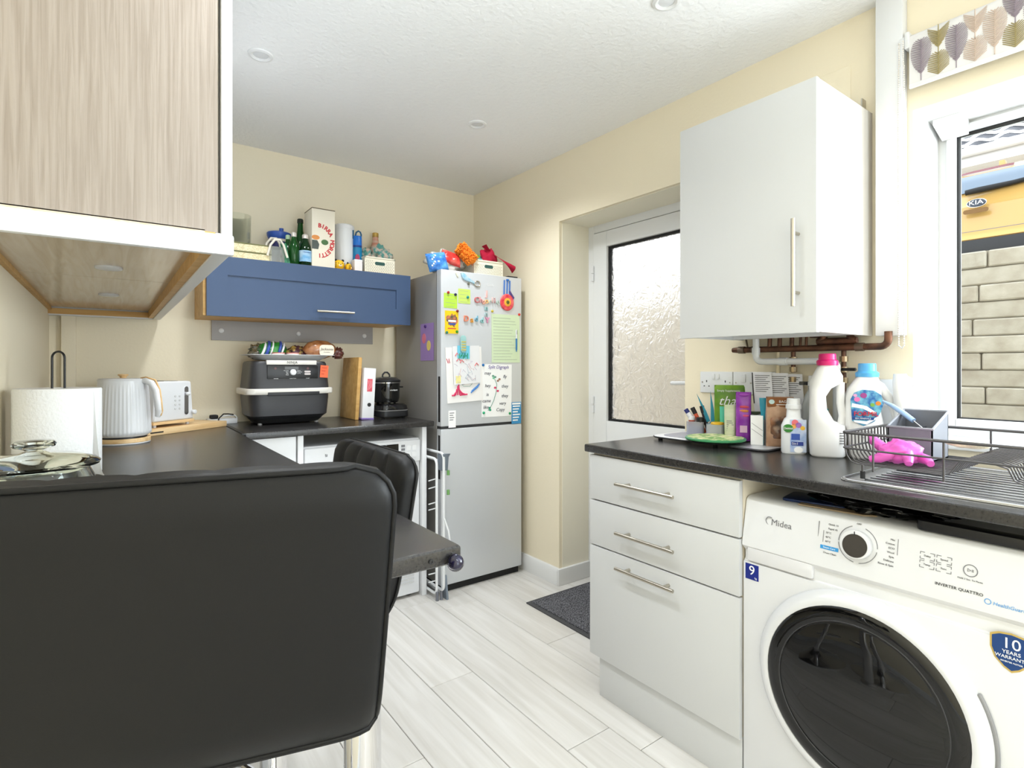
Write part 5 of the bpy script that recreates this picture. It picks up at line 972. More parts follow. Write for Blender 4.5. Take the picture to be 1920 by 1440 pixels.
MB().prism([(0.02, 0.07), (0.052, 0.03), (0.03, -0.004), (0.022, 0.002), (0.038, 0.03), (0.014, 0.058)], -0.004, -0.0005, 'y').build('striped_ribbon', mat('ribbon_navy', (84, 66, 126), 0.6), t)
B(-0.004, 0.012, -0.008, 0, 0.122, 0.132).build('bird_hook', mat('hook_blue', (40, 110, 190), 0.4), t, bevel=0.002)
# purple card on the side of the fridge
a, b = at_x(789, 608, FX0), at_x(813.5, 676, FX0); t = thing('purple_card', 'purple card with pink and yellow balloons on fridge side', 'card', (FX0 - 0.0006, (a.y + b.y) / 2, (a.z + b.z) / 2), R(-90)); w, h_ = abs(a.y - b.y), abs(a.z - b.z)
B(-w / 2, w / 2, -0.001, 0, -h_ / 2, h_ / 2).build('sheet', mat('lilac_card', (150, 122, 178), 0.7), t)
for (x, z, c_) in ((-w * 0.22, h_ * 0.10, (216, 120, 140)), (w * 0.14, -h_ * 0.10, (216, 196, 110))): MB().prism(ell(0.022, 0.028, 20, x, z), -0.0022, -0.001, 'y').build('balloon', flat(c_, 0.6), t)
MB().lathe([(0.008, 0.001), (0.008, 0.008)], n=14, axis='y').build('magnet', mat('magnet_violet', (70, 40, 110), 0.4), t, loc=(-w * 0.1, 0, h_ * 0.42))
# folded clothes airer between dryer and fridge
ai = thing('clothes_airer', 'folded white metal clothes airer beside the fridge', 'clothes airer', (1.365, 2.44, 0))
WM_ = mat('white_tube_metal', (232, 234, 236), 0.3)
def loop(x, y0, y1, z0, z1, r=0.03): return [(x, y1, z0), (x, y0 + r, z0)] + arc((x, y0 + r, z0 + r), r, 270, 180, 4, 'yz') + arc((x, y0 + r, z1 - r), r, 180, 90, 4, 'yz') + [(x, y1, z1)]
for x, y0, z0, z1 in ((-0.020, 0.03, 0.03, 0.72), (0.004, 0.0, 0.05, 0.75), (0.024, 0.05, 0.02, 0.70)): MB().tube(loop(x, y0, 0.45, z0, z1), 0.007, 8).build('frame_tube', WM_, ai, smooth=True)
for z in (0.10, 0.14, 0.18, 0.22, 0.47, 0.50, 0.58, 0.62): MB().tube([(-0.020, 0.034, z), (-0.045, 0.07, z - 0.015)], 0.003, 6).build('rail_wire', WM_, ai)
MB().tube([(0.004, -0.005, 0.42), (0.02, -0.02, 0.36), (0.026, -0.028, 0.30), (0.008, -0.008, 0.22)], 0.005, 8).build('folding_strut', WM_, ai, smooth=True)
for x in (-0.020, 0.004): MB().cyl((x, 0.025, 0.0), (x, 0.025, 0.045), 0.008, 0.007).build('leg_tip', GREYP, ai)
MB().prism([(0.0, 0.0), (0.05, 0.0), (0.03, 0.12), (0.02, 0.12)], 0.022, 0.034, 'x').build('corner_foot', mat('blue_grey_plastic', (120, 130, 142), 0.5), ai, bevel=0.003); MB().prism([(0.01, 0.66), (0.05, 0.66), (0.06, 0.74), (-0.02, 0.75), (0.0, 0.73)], 0.0, 0.034, 'x').build('corner_cap', mat('blue_grey_plastic', (120, 130, 142), 0.5), ai, bevel=0.003)
for z in (0.65, 0.55): MB().cyl((0.030, 0.0, z - 0.012), (0.030, 0.0, z + 0.012), 0.008).build('green_clip', mat('leaf_green', (110, 160, 90), 0.5), ai)

# ---------------------------------------------------------------- pipes and sockets on the right wall
PX = 1.935
cp = thing('copper_pipes', 'aged copper pipes running below the grey wall cabinet', 'pipe', (0, 0, 0))
MB().tube([(PX, 1.165, 1.254), (PX, 0.69, 1.254)] + arc((PX, 0.69, 1.276), 0.022, 270, 180, 6, 'yz') + [(PX, 0.668, 1.30)], 0.011, 12).build('main_pipe', COPPER, cp, smooth=True)
for (ya, yb) in ((1.165, 1.14), (1.11, 1.09), (0.76, 0.735)): MB().cyl((PX, ya, 1.254), (PX, yb, 1.254), 0.0135).build('coupling', mat('solder_grey', (120, 104, 88), 0.4, metal=0.6), cp)
MB().cyl((PX, 1.19, 1.254), (PX, 1.15, 1.254), 0.009, 0.013).build('stop_end', COPPER, cp)
MB().tube([(PX, 0.90, 1.30)] + arc((PX, 0.878, 1.298), 0.022, 180, 270, 6, 'yz') + [(PX, 0.77, 1.276)] + arc((PX, 0.755, 1.298), 0.022, 270, 360, 6, 'yz'), 0.011, 12).build('bend_pipe', COPPER, cp, smooth=True)
for y in (1.095, 1.045, 1.008, 0.965, 0.935, 0.915): MB().cyl((PX, y, 1.254), (PX + 0.01, y, 1.40), 0.0075 if y > 0.95 else 0.0045, n=12).build('riser_pipe', COPPER, cp, smooth=45)
MB().tube([(PX, 1.13, 1.265), (PX + 0.005, 1.14, 1.30), (PX + 0.01, 1.135, 1.36)], 0.0035, 8).build('earth_wire', mat('dull_wire', (110, 96, 78), 0.6), cp, smooth=True)
for y, z0 in ((1.02, 1.0), (0.965, 1.17), (0.80, 1.10)): MB().cyl((PX + 0.012, y, 1.245), (PX + 0.012, y, z0), 0.0075, n=12).build('drop_pipe', mat('painted_pipe', (214, 200, 168), 0.5) if z0 == 1.0 else COPPER, cp, smooth=45)
for y in (0.965, 0.80):
    for z in (1.225, 1.19, 1.155): MB().cyl((PX + 0.012, y, z), (PX + 0.012, y, z - 0.018), 0.0125, n=10).build('valve_nut', mat('valve_brass', (150, 132, 104), 0.35, metal=0.8), cp)
MB().tube([(PX + 0.0, 0.80, 1.182), (PX - 0.02, 0.775, 1.182), (PX - 0.025, 0.75, 1.182)], 0.005, 8).build('valve_lever', RUBB, cp, smooth=True)
wp = thing('waste_pipe', 'white plastic waste pipe elbowed below the wall cabinet', 'pipe', (0, 0, 0))
WX = 1.915
MB().tube([(WX, 1.085, 1.36), (WX, 1.085, 1.235)] + arc((WX, 1.063, 1.231), 0.022, 0, -90, 6, 'yz') + [(WX, 0.83, 1.209)] + arc((WX, 0.83, 1.187), 0.022, 90, 180, 6, 'yz') + [(WX, 0.808, 0.91)], 0.0115, 14).build('pipe', WPL, wp, smooth=True)
for (y, z, a, b) in ((1.085, 1.235, 0, 1), (1.0, 1.209, 1, 0)): MB().cyl((WX, y, z), (WX, y - 0.03 * a, z + 0.025 * b), 0.014).build('collar', WPL, wp)
def plate(name, label, y0, y1, z0, z1, cat='socket'):
    t = thing(name, label, cat, (XR, (y0 + y1) / 2, (z0 + z1) / 2), R(-90)); w, h_ = abs(y1 - y0), abs(z1 - z0)
    B(-w / 2, w / 2, -0.009, 0, -h_ / 2, h_ / 2).build('plate', WPL, t, bevel=0.003); return t, w, h_
t, w, h_ = plate('double_socket', 'white double wall socket nearest the back door', 1.36, 1.214, 1.085, 1.171)
for xx in (-0.042, 0.042):
    for (dx, dz, sw, sh_) in ((0, 0.004, 0.004, 0.008), (-0.011, -0.016, 0.006, 0.004), (0.011, -0.016, 0.006, 0.004)): B(xx + dx - sw / 2, xx + dx + sw / 2, -0.0094, -0.008, dz - sh_ / 2, dz + sh_ / 2).build('pin_slot', BLACK, t)
for xx in (-0.010, 0.010): B(xx - 0.006, xx + 0.006, -0.013, -0.008, 0.012, 0.034).build('rocker', WPL, t, bevel=0.002)
for xx in (-0.062, 0.062): MB().lathe([(0.003, 0), (0.003, 0.001)], (xx, -0.009, 0.0), 12, 'y').build('screw', STEEL, t)
t, w, h_ = plate('light_switch', 'white single fused switch beside the double socket', 1.211, 1.125, 1.085, 1.171, 'switch'); B(-0.010, 0.010, -0.013, -0.008, 0.002, 0.034).build('rocker', WPL, t, bevel=0.002)
for xx in (-0.031, 0.031): MB().lathe([(0.003, 0), (0.003, 0.001)], (xx, -0.009, 0.0), 12, 'y').build('screw', STEEL, t)
t, w, h_ = plate('fused_spur', 'white fused spur plate behind the leaflets', 1.122, 1.036, 1.085, 1.171, 'switch'); B(-0.012, 0.012, -0.012, -0.008, -0.02, 0.012).build('fuse_holder', WPL, t, bevel=0.002)
for xx in (-0.031, 0.031): MB().lathe([(0.003, 0), (0.003, 0.001)], (xx, -0.009, 0.0), 12, 'y').build('screw', STEEL, t)
t, w, h_ = plate('cooker_switch', 'white wall switch plate behind the blue-capped bottle', 0.735, 0.652, 1.00, 1.151, 'switch'); B(-0.01, 0.01, -0.013, -0.008, -0.01, 0.02).build('rocker', WPL, t, bevel=0.002)
# ---------------------------------------------------------------- blind above the window
bl_ = thing('roller_blind', 'roller blind with grey and mustard leaf print above window', 'blind', (1.945, 0, 0)); BT = at_x(1705, 62, 1.945).z; BB = at_x(1704, 160, 1.945).z; BY1 = at_x(1705, 100, 1.945).y; BY0 = -1.35
FAB = mat('pale_grey_fabric', (224, 222, 222), 0.85)
B(-0.001, 0.001, BY0, BY1, BB, BT - 0.02).build('fabric', FAB, bl_)
MB().tube([(0.016, BY0, BT - 0.02), (0.016, BY1, BT - 0.02)], 0.0165, 20).build('roll', FAB, bl_, smooth=45)
B(-0.004, 0.005, BY0, BY1, BB - 0.012, BB).build('bottom_bar', WPL, bl_, bevel=0.002)
for y in (BY1, BY0 - 0.012): B(-0.004, 0.034, y, y + 0.012, BT - 0.045, BT + 0.005).build('bracket', WPL, bl_, bevel=0.003)
MB().lathe([(0.018, -0.006), (0.018, 0.006)], n=24, axis='y').build('chain_wheel', WPL, bl_, loc=(0.010, BY1 + 0.018, BT - 0.02))
def leaf(y, z, ry, rz_, m, tilt, vein=9, ribbed=True):
    k = MB(); X = -0.0018
    for i in range(-vein, vein + 1):
        s_ = i / (vein + 0.5); half = ry * math.sqrt(max(0, 1 - s_ * s_)); zc = z + s_ * rz_
        for sg in (-1, 1):
            a = (X, y, zc - 0.004); b = (X, y + sg * half, zc + half * 0.55 * (1 if ribbed else -0.2))
            if BB + 0.002 < min(a[2], b[2]) and max(a[2], b[2]) < BT - 0.012: k.tube([a, b], [0.0018, 0.0011], 4)
    s0, s1 = max(BB + 0.002, z - rz_ * 1.5), min(BT - 0.01, z + rz_)
    if s1 > s0: k.tube([(X, y, s0), (X, y, s1)], 0.0013, 4)
    if k.v: k.build('leaf_print', m, bl_, weld=False)
LV, LM, LP = mat('print_mauve', (150, 138, 148), 0.8), mat('print_mustard', (162, 148, 104), 0.8), mat('print_peach', (206, 186, 172), 0.8)
mid = (BB + BT) / 2
yy = BY1 - 0.03; k = 0
while yy > BY0 + 0.02:
    leaf(yy, mid - 0.004, 0.026, 0.05, (LV, LV, LP)[k % 3], 0); leaf(yy - 0.042, BT - 0.028, 0.026, 0.045, (LM, LP, LV)[k % 3], 0); leaf(yy - 0.042, BB + 0.018, 0.026, 0.05, (LM, LP, LM)[k % 3], 0); yy -= 0.084; k += 1
ch = thing('blind_chain', 'white beaded blind chain hanging beside the window', 'blind chain', (1.93, BY1 + 0.019, 0)); bead_ = MB()
for side in (-0.010, 0.006):
    z = 1.255
    while z < BT - 0.02: bead_.blob((0.006 if side > 0 else 0.0, side * (1 if z < 2.1 else 0.8), z), (0.0026, 0.0026, 0.0026), 0, flat_bottom=False, nu=6, nv=5); z += 0.0068
tag(bead_.build('beads', mat('bead_white', (236, 230, 222), 0.4), ch, smooth=True, weld=False), kind='stuff')
MB().tube([(0.0, -0.010, 1.256), (0.003, -0.004, 1.246), (0.006, 0.006, 1.256)], 0.0016, 6).build('chain_loop', WPL, ch, smooth=True)

# ---------------------------------------------------------------- sink drainer and dish rack
sk_ = thing('sink_drainer', 'stainless steel ribbed sink drainer set in the worktop', 'sink', (1.468, 0, WT))
MB().prism(rrect(0.462, 0.92, 0.03, 5, 0.231, 0.16), 0, 0.003, 'z').build('plate', INOX, sk_, bevel=0.001)
MB().tube([(p[0], p[1], 0.0035) for p in rrect(0.452, 0.91, 0.028, 5, 0.231, 0.16)], 0.0035, 8, True).build('rolled_rim', INOX, sk_, smooth=True)
for i in range(11): B(0.045 + i * 0.034, 0.057 + i * 0.034, -0.20, 0.575, 0.003, 0.0055).build('drain_rib', INOX, sk_, bevel=0.0015, seg=1)
RX0, RX1, RY0, RY1 = 1.50, 1.87, -0.02, 0.622
ZT_, ZB_, ZM = 1.024, 0.946, 0.985
rk = thing('dish_rack', 'dark grey wire dish rack standing on the sink drainer', 'dish rack', (RX0, RY0, WT + 0.0056)); oz = WT + 0.0056
WIRE = mat('dark_grey_wire', (92, 90, 92), 0.3, metal=0.6); w, d = RX1 - RX0, RY1 - RY0
def loop4(z, r): return [(p[0], p[1], z - oz) for p in rrect(w, d, r, 4, w / 2, d / 2)]
MB().tube(loop4(ZT_, 0.02), 0.0036, 8, True).build('top_rim', WIRE, rk, smooth=True)
MB().tube(loop4(ZM, 0.018), 0.0024, 8, True).build('mid_rail', WIRE, rk, smooth=True)
prof = [(d, ZT_), (d - 0.001, ZM), (d - 0.006, ZB_ + 0.018), (d - 0.016, ZB_ + 0.004), (d - 0.03, ZB_), (0.44, ZB_), (0.425, ZB_ + 0.004), (0.415, ZB_ + 0.02), (0.405, ZB_ + 0.036), (0.385, ZB_ + 0.040), (0.345, ZB_ + 0.036), (0.325, ZB_ + 0.03), (0.315, ZB_ + 0.006), (0.30, ZB_), (0.03, ZB_), (0.014, ZB_ + 0.006), (0.004, ZB_ + 0.02), (0.0, ZT_)]
wb_ = MB().tube([(0, p[0], p[1] - oz) for p in prof], 0.0019, 6).build('wire', WIRE, rk, smooth=True)
NW = 17
for i in range(NW):
    o = wb_ if i == 0 else wb_.copy()
    if i: col.objects.link(o); o.parent = rk
    o.location = (0.018 + i * (w - 0.036) / (NW - 1), 0, 0)
up = MB().tube([(0, 0, ZB_ - 0.012 - oz), (0, 0, ZT_ - oz)], 0.0026, 8).build('upright', WIRE, rk, smooth=True); fst = True
for x in (0, w):
    for y in (0.57, 0.43, 0.295, 0.16, 0.03):
        o = up if fst else up.copy()
        if not fst: col.objects.link(o); o.parent = rk
        fst = False; o.location = (x, y, 0)
for x in (0.01, w - 0.01):
    for y in (d - 0.045, 0.05):
        ft = MB().cyl((x, y, 0.014), (x, y, ZB_ - oz), 0.003).build('foot', WIRE, rk); MB().cyl((x, y, 0), (x, y, 0.018), 0.0055).build('rubber_tip', RUBB, ft)
ch_ = thing('cutlery_holder', 'grey plastic cutlery holder inside the dish rack', 'cutlery holder', (1.69, 0.535, ZB_ + 0.002)); m = MB()
cz0, cz1 = 0.082, 0.122
for (x0, x1, y0, y1, za, zb) in ((0, 0.003, -0.05, 0.05, cz0, cz0), (0.117, 0.12, -0.05, 0.05, cz1, cz1), (0, 0.12, -0.05, -0.047, cz0, cz1), (0, 0.12, 0.047, 0.05, cz0, cz1)):
    m.add([(x0, y0, 0), (x1, y0, 0), (x1, y1, 0), (x0, y1, 0), (x0, y0, za), (x1, y0, zb), (x1, y1, zb), (x0, y1, za)], [(0, 3, 2, 1), (4, 5, 6, 7), (0, 1, 5, 4), (1, 2, 6, 5), (2, 3, 7, 6), (3, 0, 4, 7)])
m.box(0, 0.12, -0.05, 0.05, 0, 0.003); m.build('cup', GREYP, ch_, weld=False)
MB().tube([(0, -0.05, cz0), (0.12, -0.05, cz1), (0.12, 0.05, cz1), (0, 0.05, cz0)], 0.0035, 8, True).build('rim', mat('light_grey_rim', (150, 152, 160), 0.4), ch_, smooth=True)
B(0.003, 0.117, -0.002, 0.001, 0.003, 0.08).build('divider', GREYP, ch_)
br = thing('bottle_brush', 'pale blue washing brush leaning in the cutlery holder', 'brush', (1.74, 0.535, ZB_ + 0.005))
p1 = at_x(1655, 752, 1.80); p2 = at_x(1713, 789, 1.765); lo_ = br.location
MB().tube([tuple(p1 - lo_), tuple((p1 * 0.7 + p2 * 0.3) - lo_ + Vector((0, 0, 0.004))), tuple((p1 * 0.3 + p2 * 0.7) - lo_ + Vector((0, 0, 0.003))), tuple(p2 - lo_)], [0.003, 0.006, 0.0075, 0.007], 10).build('handle', mat('powder_blue', (160, 190, 232), 0.35), br, smooth=True)
MB().tube([tuple(p2 - lo_), (0.02, -0.035, 0.05), (0.005, -0.04, 0.002)], 0.0015, 6).build('wire_stem', INOX, br, smooth=True)
pg = thing('pink_rubber_glove', 'crumpled pink rubber glove lying in the dish rack', 'glove', (1.60, 0.525, ZB_ + 0.0021)); PKG = mat('pink_rubber', (226, 96, 190), 0.35, trans=0.1)
MB().blob((0, 0, 0.028), (0.042, 0.045, 0.028), 0.18, 5, 51).build('palm', PKG, pg, smooth=True)
for (a, b, c_) in (((-0.01, 0.035, 0.035), (0.0, 0.06, 0.05), (0.01, 0.068, 0.062)), ((-0.03, 0.01, 0.025), (-0.05, 0.03, 0.014), (-0.052, 0.05, 0.009)), ((0.01, -0.03, 0.02), (0.0, -0.055, 0.016), (-0.02, -0.068, 0.010)), ((-0.02, -0.02, 0.03), (-0.045, -0.03, 0.018), (-0.056, -0.035, 0.009))): MB().tube([a, b, c_], [0.014, 0.012, 0.008], 10).build('finger', PKG, pg, smooth=True)
sp = thing('sponge_cloth', 'cream sponge resting on the dish rack wires', 'sponge', (1.70, 0.415, ZB_ + 0.044)); MB().blob((0, 0, 0.011), (0.03, 0.042, 0.011), 0.08, 4, 55).build('sponge', mat('cream_sponge', (232, 218, 190), 0.9, bump=0.6, bscale=160), sp, smooth=True)

# ---------------------------------------------------------------- bottles by the window
WPB = mat('white_hdpe', (240, 239, 238), 0.32)
t = thing('softener_bottle', 'tall plain white bottle with magenta cap', 'bottle', (1.83, 0.80, WT), FACE); H = 0.325
loft(MB(), [(0, 0, 0.043, 0.032), (0.006, 0, 0.049, 0.037), (0.06, 0, 0.052, 0.040), (0.10, -0.002, 0.050, 0.040), (0.115, -0.017, 0.034, 0.040), (0.15, -0.026, 0.024, 0.038), (0.19, -0.027, 0.022, 0.036), (0.215, -0.020, 0.030, 0.037), (0.235, -0.004, 0.046, 0.037), (0.255, 0, 0.042, 0.034), (0.275, 0.0, 0.032, 0.028), (0.29, 0.0, 0.023, 0.023)], 36, 2.6).build('body', WPB, t, smooth=60)
MB().tube([(0.036, 0, 0.09), (0.042, 0, 0.13), (0.036, 0, 0.17), (0.036, 0, 0.205), (0.036, 0, 0.235)], [0.012, 0.011, 0.0115, 0.012, 0.012], 12).build('handle', WPB, t, smooth=True)
MAG = mat('magenta_plastic', (214, 22, 110), 0.3); MB().lathe([(0.030, 0.288), (0.031, 0.300), (0.029, 0.304), (0.025, 0.306), (0.024, H - 0.002), (0.022, H)], n=32).build('cap', MAG, t, smooth=35)
for i in range(5): B(0.028, 0.044 - 0.004 * (i % 2), -0.0375, -0.036, 0.045 + i * 0.008, 0.048 + i * 0.008).build('fine_print', INKG, t)
t = thing('detergent_bottle', 'white detergent bottle with sky blue cap and sea label', 'bottle', (1.90, 0.703, WT), FACE)
loft(MB(), [(0, 0.004, 0.058, 0.036), (0.006, 0.004, 0.064, 0.041), (0.05, 0.004, 0.066, 0.043), (0.075, -0.002, 0.064, 0.043), (0.10, -0.020, 0.053, 0.042), (0.15, -0.024, 0.048, 0.042), (0.19, -0.022, 0.048, 0.041), (0.215, -0.018, 0.045, 0.038), (0.24, -0.012, 0.034, 0.032), (0.255, -0.010, 0.026, 0.026)], 40, 2.8).build('body', WPB, t, smooth=60)
MB().tube([(0.062, 0, 0.05), (0.072, 0, 0.09), (0.070, 0, 0.12), (0.060, 0, 0.155), (0.045, 0, 0.19), (0.025, 0, 0.222), (0.0, 0, 0.24)], [0.012, 0.0125, 0.0125, 0.0125, 0.013, 0.014, 0.014], 12).build('handle', WPB, t, smooth=True)
SKY = mat('sky_blue_plastic', (92, 176, 232), 0.3); MB().lathe([(0.031, 0.252), (0.032, 0.264), (0.028, 0.268), (0.0245, 0.270), (0.024, 0.292), (0.022, 0.294)], (-0.010, 0, 0), 32).build('cap', SKY, t, smooth=35)
ZS = 0.018
def on_body(name, poly, m, yoff): return MB().prism([(x, z + ZS) for x, z in poly], yoff, yoff + 0.004, 'y').build(name, m, t)
SEA = mat('sea_label', (26, 92, 160), 0.35, rgb2=(120, 190, 206), scale=(45, 45, 45), detail=3, ramp=(0.4, 0.65))
ZS = 0.018
on_body('label', [(-0.058, 0.10), (-0.028, 0.085), (0.0, 0.10), (0.017, 0.13), (0.024, 0.155), (0.018, 0.18), (0.0, 0.193), (-0.03, 0.196), (-0.052, 0.186), (-0.062, 0.165)], SEA, -0.0436)
for (x, z, r_, c_) in ((-0.045, 0.166, 0.008, (222, 110, 170)), (-0.028, 0.178, 0.009, (150, 60, 130)), (-0.05, 0.178, 0.005, (226, 150, 190)), (0.010, 0.155, 0.007, (236, 130, 50)), (-0.005, 0.15, 0.006, (120, 170, 70))): on_body('print_motif', ell(r_, r_ * 0.9, 14, x, z), flat(c_, 0.4), -0.0442)
on_body('label_wave', [(-0.060, 0.143), (-0.03, 0.138), (0.0, 0.122), (0.004, 0.128), (-0.02, 0.146), (-0.058, 0.154)], PAPER, -0.0443)
on_body('label_wave', [(-0.052, 0.096), (-0.02, 0.090), (0.012, 0.112), (0.014, 0.118), (-0.02, 0.100), (-0.054, 0.102)], PAPER, -0.0443)
text('lettering', 'FORMIL', 0.019, (-0.022, -0.0462, 0.122 + ZS), mat('formil_red', (214, 30, 44), 0.4), t, ext=0.0008); on_body('title_band', [(-0.058, 0.104), (-0.002, 0.104), (0.0, 0.112), (-0.058, 0.112)], mat('band_blue', (30, 70, 140), 0.4), -0.0444); text('lettering', 'SEA MINERALS', 0.0065, (-0.030, -0.0452, 0.108 + ZS), PAPER, t)
for i, s in enumerate(('SUPER CONCENTRATED', 'FRAGRANCE', 'GEL')): text('lettering', s, 0.0055, (-0.03, -0.0446, 0.086 - i * 0.009), INKG, t)
t = thing('white_jug_bottle', 'plain white handled bottle behind the sky blue capped one', 'bottle', (1.93, 0.605, WT), FACE)
loft(MB(), [(0, 0, 0.040, 0.022), (0.006, 0, 0.044, 0.025), (0.12, 0, 0.044, 0.025), (0.18, -0.012, 0.034, 0.024), (0.235, -0.026, 0.022, 0.02), (0.262, -0.03, 0.016, 0.016)], 32, 2.6).build('body', WPB, t, smooth=60); MB().tube([(0.03, 0, 0.10), (0.040, 0, 0.14), (0.026, 0, 0.19), (0.006, 0, 0.235), (-0.02, 0, 0.25)], 0.010, 10).build('handle', WPB, t, smooth=True)
ZS = 0.0
t = thing('antibacterial_bottle', 'white antibacterial bottle with floral label and green oval', 'bottle', (1.812, 0.897, WT), FACE)
loft(MB(), [(0, 0, 0.034, 0.020), (0.004, 0, 0.037, 0.022), (0.09, 0, 0.037, 0.022), (0.112, 0, 0.028, 0.019), (0.118, 0, 0.022, 0.017), (0.148, 0, 0.020, 0.016)], 32, 3.2).build('body', mat('milky_plastic', (232, 234, 238), 0.3), t, smooth=50)
MB().lathe([(0.024, 0.146), (0.024, 0.158), (0.021, 0.161), (0.020, 0.178), (0.018, 0.18)], n=28).build('cap', WPL, t, smooth=40)
B(-0.012, 0.035, -0.0232, -0.0205, 0.006, 0.112).build('label', mat('floral_label', (150, 176, 222), 0.4, rgb2=(214, 222, 240), scale=(30, 30, 30)), t, bevel=0.001)
for (x, z, r_, c_) in ((0.002, 0.102, 0.010, (232, 110, 120)), (-0.002, 0.090, 0.008, (240, 170, 90)), (0.012, 0.094, 0.009, (160, 110, 190)), (0.024, 0.085, 0.007, (236, 186, 60))): on_body('print_motif', ell(r_, r_, 14, x, z), flat(c_, 0.4), -0.0240)
on_body('logo_oval', ell(0.015, 0.013, 24, -0.018, 0.083), mat('logo_green', (44, 128, 44), 0.4), -0.0246); text('lettering', 'Dettol', 0.0105, (-0.018, -0.0256, 0.083), PAPER, t, ext=0.0006)
B(-0.009, 0.016, -0.0243, -0.0230, 0.046, 0.066).build('text_block', mat('label_blue', (50, 84, 170), 0.4), t); B(-0.009, 0.026, -0.0243, -0.0230, 0.028, 0.040).build('text_block', mat('label_navy', (34, 58, 140), 0.4), t); text('lettering', '5in1', 0.011, (0.002, -0.0250, 0.034), PAPER, t); on_body('sketch_patch', ell(0.013, 0.010, 16, 0.012, 0.014), PAPER, -0.0240)
t = thing('clear_spray_bottle', 'clear liquid bottle with white top and teal label', 'bottle', (1.90, 0.872, WT), FACE)
loft(MB(), [(0, 0, 0.034, 0.022), (0.005, 0, 0.038, 0.025), (0.15, 0, 0.038, 0.025), (0.19, 0, 0.026, 0.02), (0.205, 0, 0.018, 0.017), (0.222, 0, 0.018, 0.017)], 32, 2.8).build('body', mat('milky_clear', (206, 210, 212), 0.2, trans=0.35), t, smooth=50)
B(-0.018, 0.038, -0.0268, -0.0225, 0.130, 0.146).build('teal_band', mat('teal_band', (40, 158, 160), 0.4), t, bevel=0.001); B(-0.010, 0.037, -0.0264, -0.0225, 0.04, 0.128).build('label', mat('teal_label', (110, 184, 186), 0.4, rgb2=(170, 206, 180), scale=(25, 25, 25)), t, bevel=0.001); text('lettering', 'V', 0.010, (0.010, -0.0275, 0.138), PAPER, t)
MB().lathe([(0.021, 0.220), (0.021, 0.232), (0.018, 0.234), (0.017, 0.252), (0.015, 0.254)], n=24).build('cap', WPL, t, smooth=40); B(-0.045, -0.016, -0.006, 0.006, 0.222, 0.234).build('nozzle', BLACK, t, bevel=0.002)

# ---------------------------------------------------------------- trays and clutter
TA, TB = WT + 0.0182, WT + 0.007
t = thing('drip_tray', 'white and grey moulded drip tray on short feet', 'tray', (1.825, 1.255, WT), R(-90))
MB().prism(rrect(0.31, 0.25, 0.06, 6), 0.010, 0.016, 'z').build('tray', mat('pale_tray', (224, 224, 226), 0.35), t, bevel=0.002); MB().prism(rrect(0.25, 0.19, 0.05, 6), 0.016, 0.018, 'z').build('inset', mat('mauve_grey_mat', (166, 164, 172), 0.6), t, bevel=0.0005)
MB().tube([(p[0], p[1], 0.012) for p in rrect(0.31, 0.25, 0.06, 6)], 0.003, 6, True).build('dark_edge', BLACK, t, smooth=True)
for xx in (-0.12, 0.12):
    for yy in (-0.09, 0.09): B(xx - 0.006, xx + 0.006, yy - 0.006, yy + 0.006, 0, 0.011).build('foot', BLACK, t)
t = thing('cooling_tray', 'light grey rounded tray beneath the green trivet', 'tray', (1.855, 1.03, WT), R(-90)); MB().prism(rrect(0.145, 0.22, 0.03, 6), 0.002, 0.007, 'z').build('tray', mat('silver_tray', (196, 198, 202), 0.3, metal=0.3), t, bevel=0.002); MB().tube([(p[0], p[1], 0.0045) for p in rrect(0.145, 0.22, 0.03, 6)], 0.0035, 6, True).build('rim', mat('dark_tray_rim', (66, 66, 70), 0.4), t, smooth=True)
t = thing('green_trivet', 'round green leaf-patterned trivet on the drip tray', 'trivet', (1.765, 1.155, TA + 0.0015)); MB().lathe([(0.100, 0), (0.104, 0.003), (0.104, 0.008), (0.100, 0.010)], n=48).build('rim', mat('trivet_green', (64, 140, 92), 0.4), t, smooth=40)
MB().lathe([(0.096, 0.0098), (0.096, 0.0112)], n=48).build('picture', mat('leaf_picture', (120, 168, 92), 0.5, rgb2=(226, 226, 172), scale=(28, 60, 28), detail=2, ramp=(0.42, 0.58)), t)
CX_ = 1.875
def ctr(name, label, cat, u, X=CX_, z=TA, rz=FACE, grp=None): return thing(name, label, cat, (X, at_x(u, 790, X).y, z), rz, grp)
def hz3(u, v, X=CX_, z=TA): return at_x(u, v, X).z - z
CLP = mat('clear_tub_plastic', (222, 226, 236), 0.15, trans=0.5, alpha=0.8)
t = ctr('plastic_tub', 'clear plastic tub of small jars, leftmost on the tray', 'tub', 1304, 1.885); MB().prism(rrect(0.066, 0.055, 0.010), 0, 0.048, 'z').build('tub', CLP, t); MB().prism(rrect(0.054, 0.044, 0.008), 0.002, 0.034, 'z').build('contents', mat('lilac_contents', (150, 148, 176), 0.6), t)
t2 = ctr('spice_jar', 'small red jar with white lid inside the clear tub', 'jar', 1297, 1.885, TA + 0.0345); MB().lathe([(0.011, 0), (0.012, 0.003), (0.012, 0.018)], n=18).build('jar', mat('paprika_red', (176, 70, 44), 0.4), t2); MB().lathe([(0.0125, 0.018), (0.0125, 0.032), (0.011, 0.033)], n=18).build('lid', WPL, t2, smooth=40)
t2 = ctr('vitamin_jar', 'small brown jar with black lid inside the clear tub', 'jar', 1313.5, 1.885, TA + 0.0345); MB().lathe([(0.012, 0), (0.014, 0.003), (0.014, 0.012)], n=18).build('jar', mat('amber_glass', (120, 74, 34), 0.2), t2); MB().lathe([(0.0155, 0.012), (0.0155, 0.030), (0.014, 0.031)], n=18).build('lid', BLACK, t2, smooth=40)
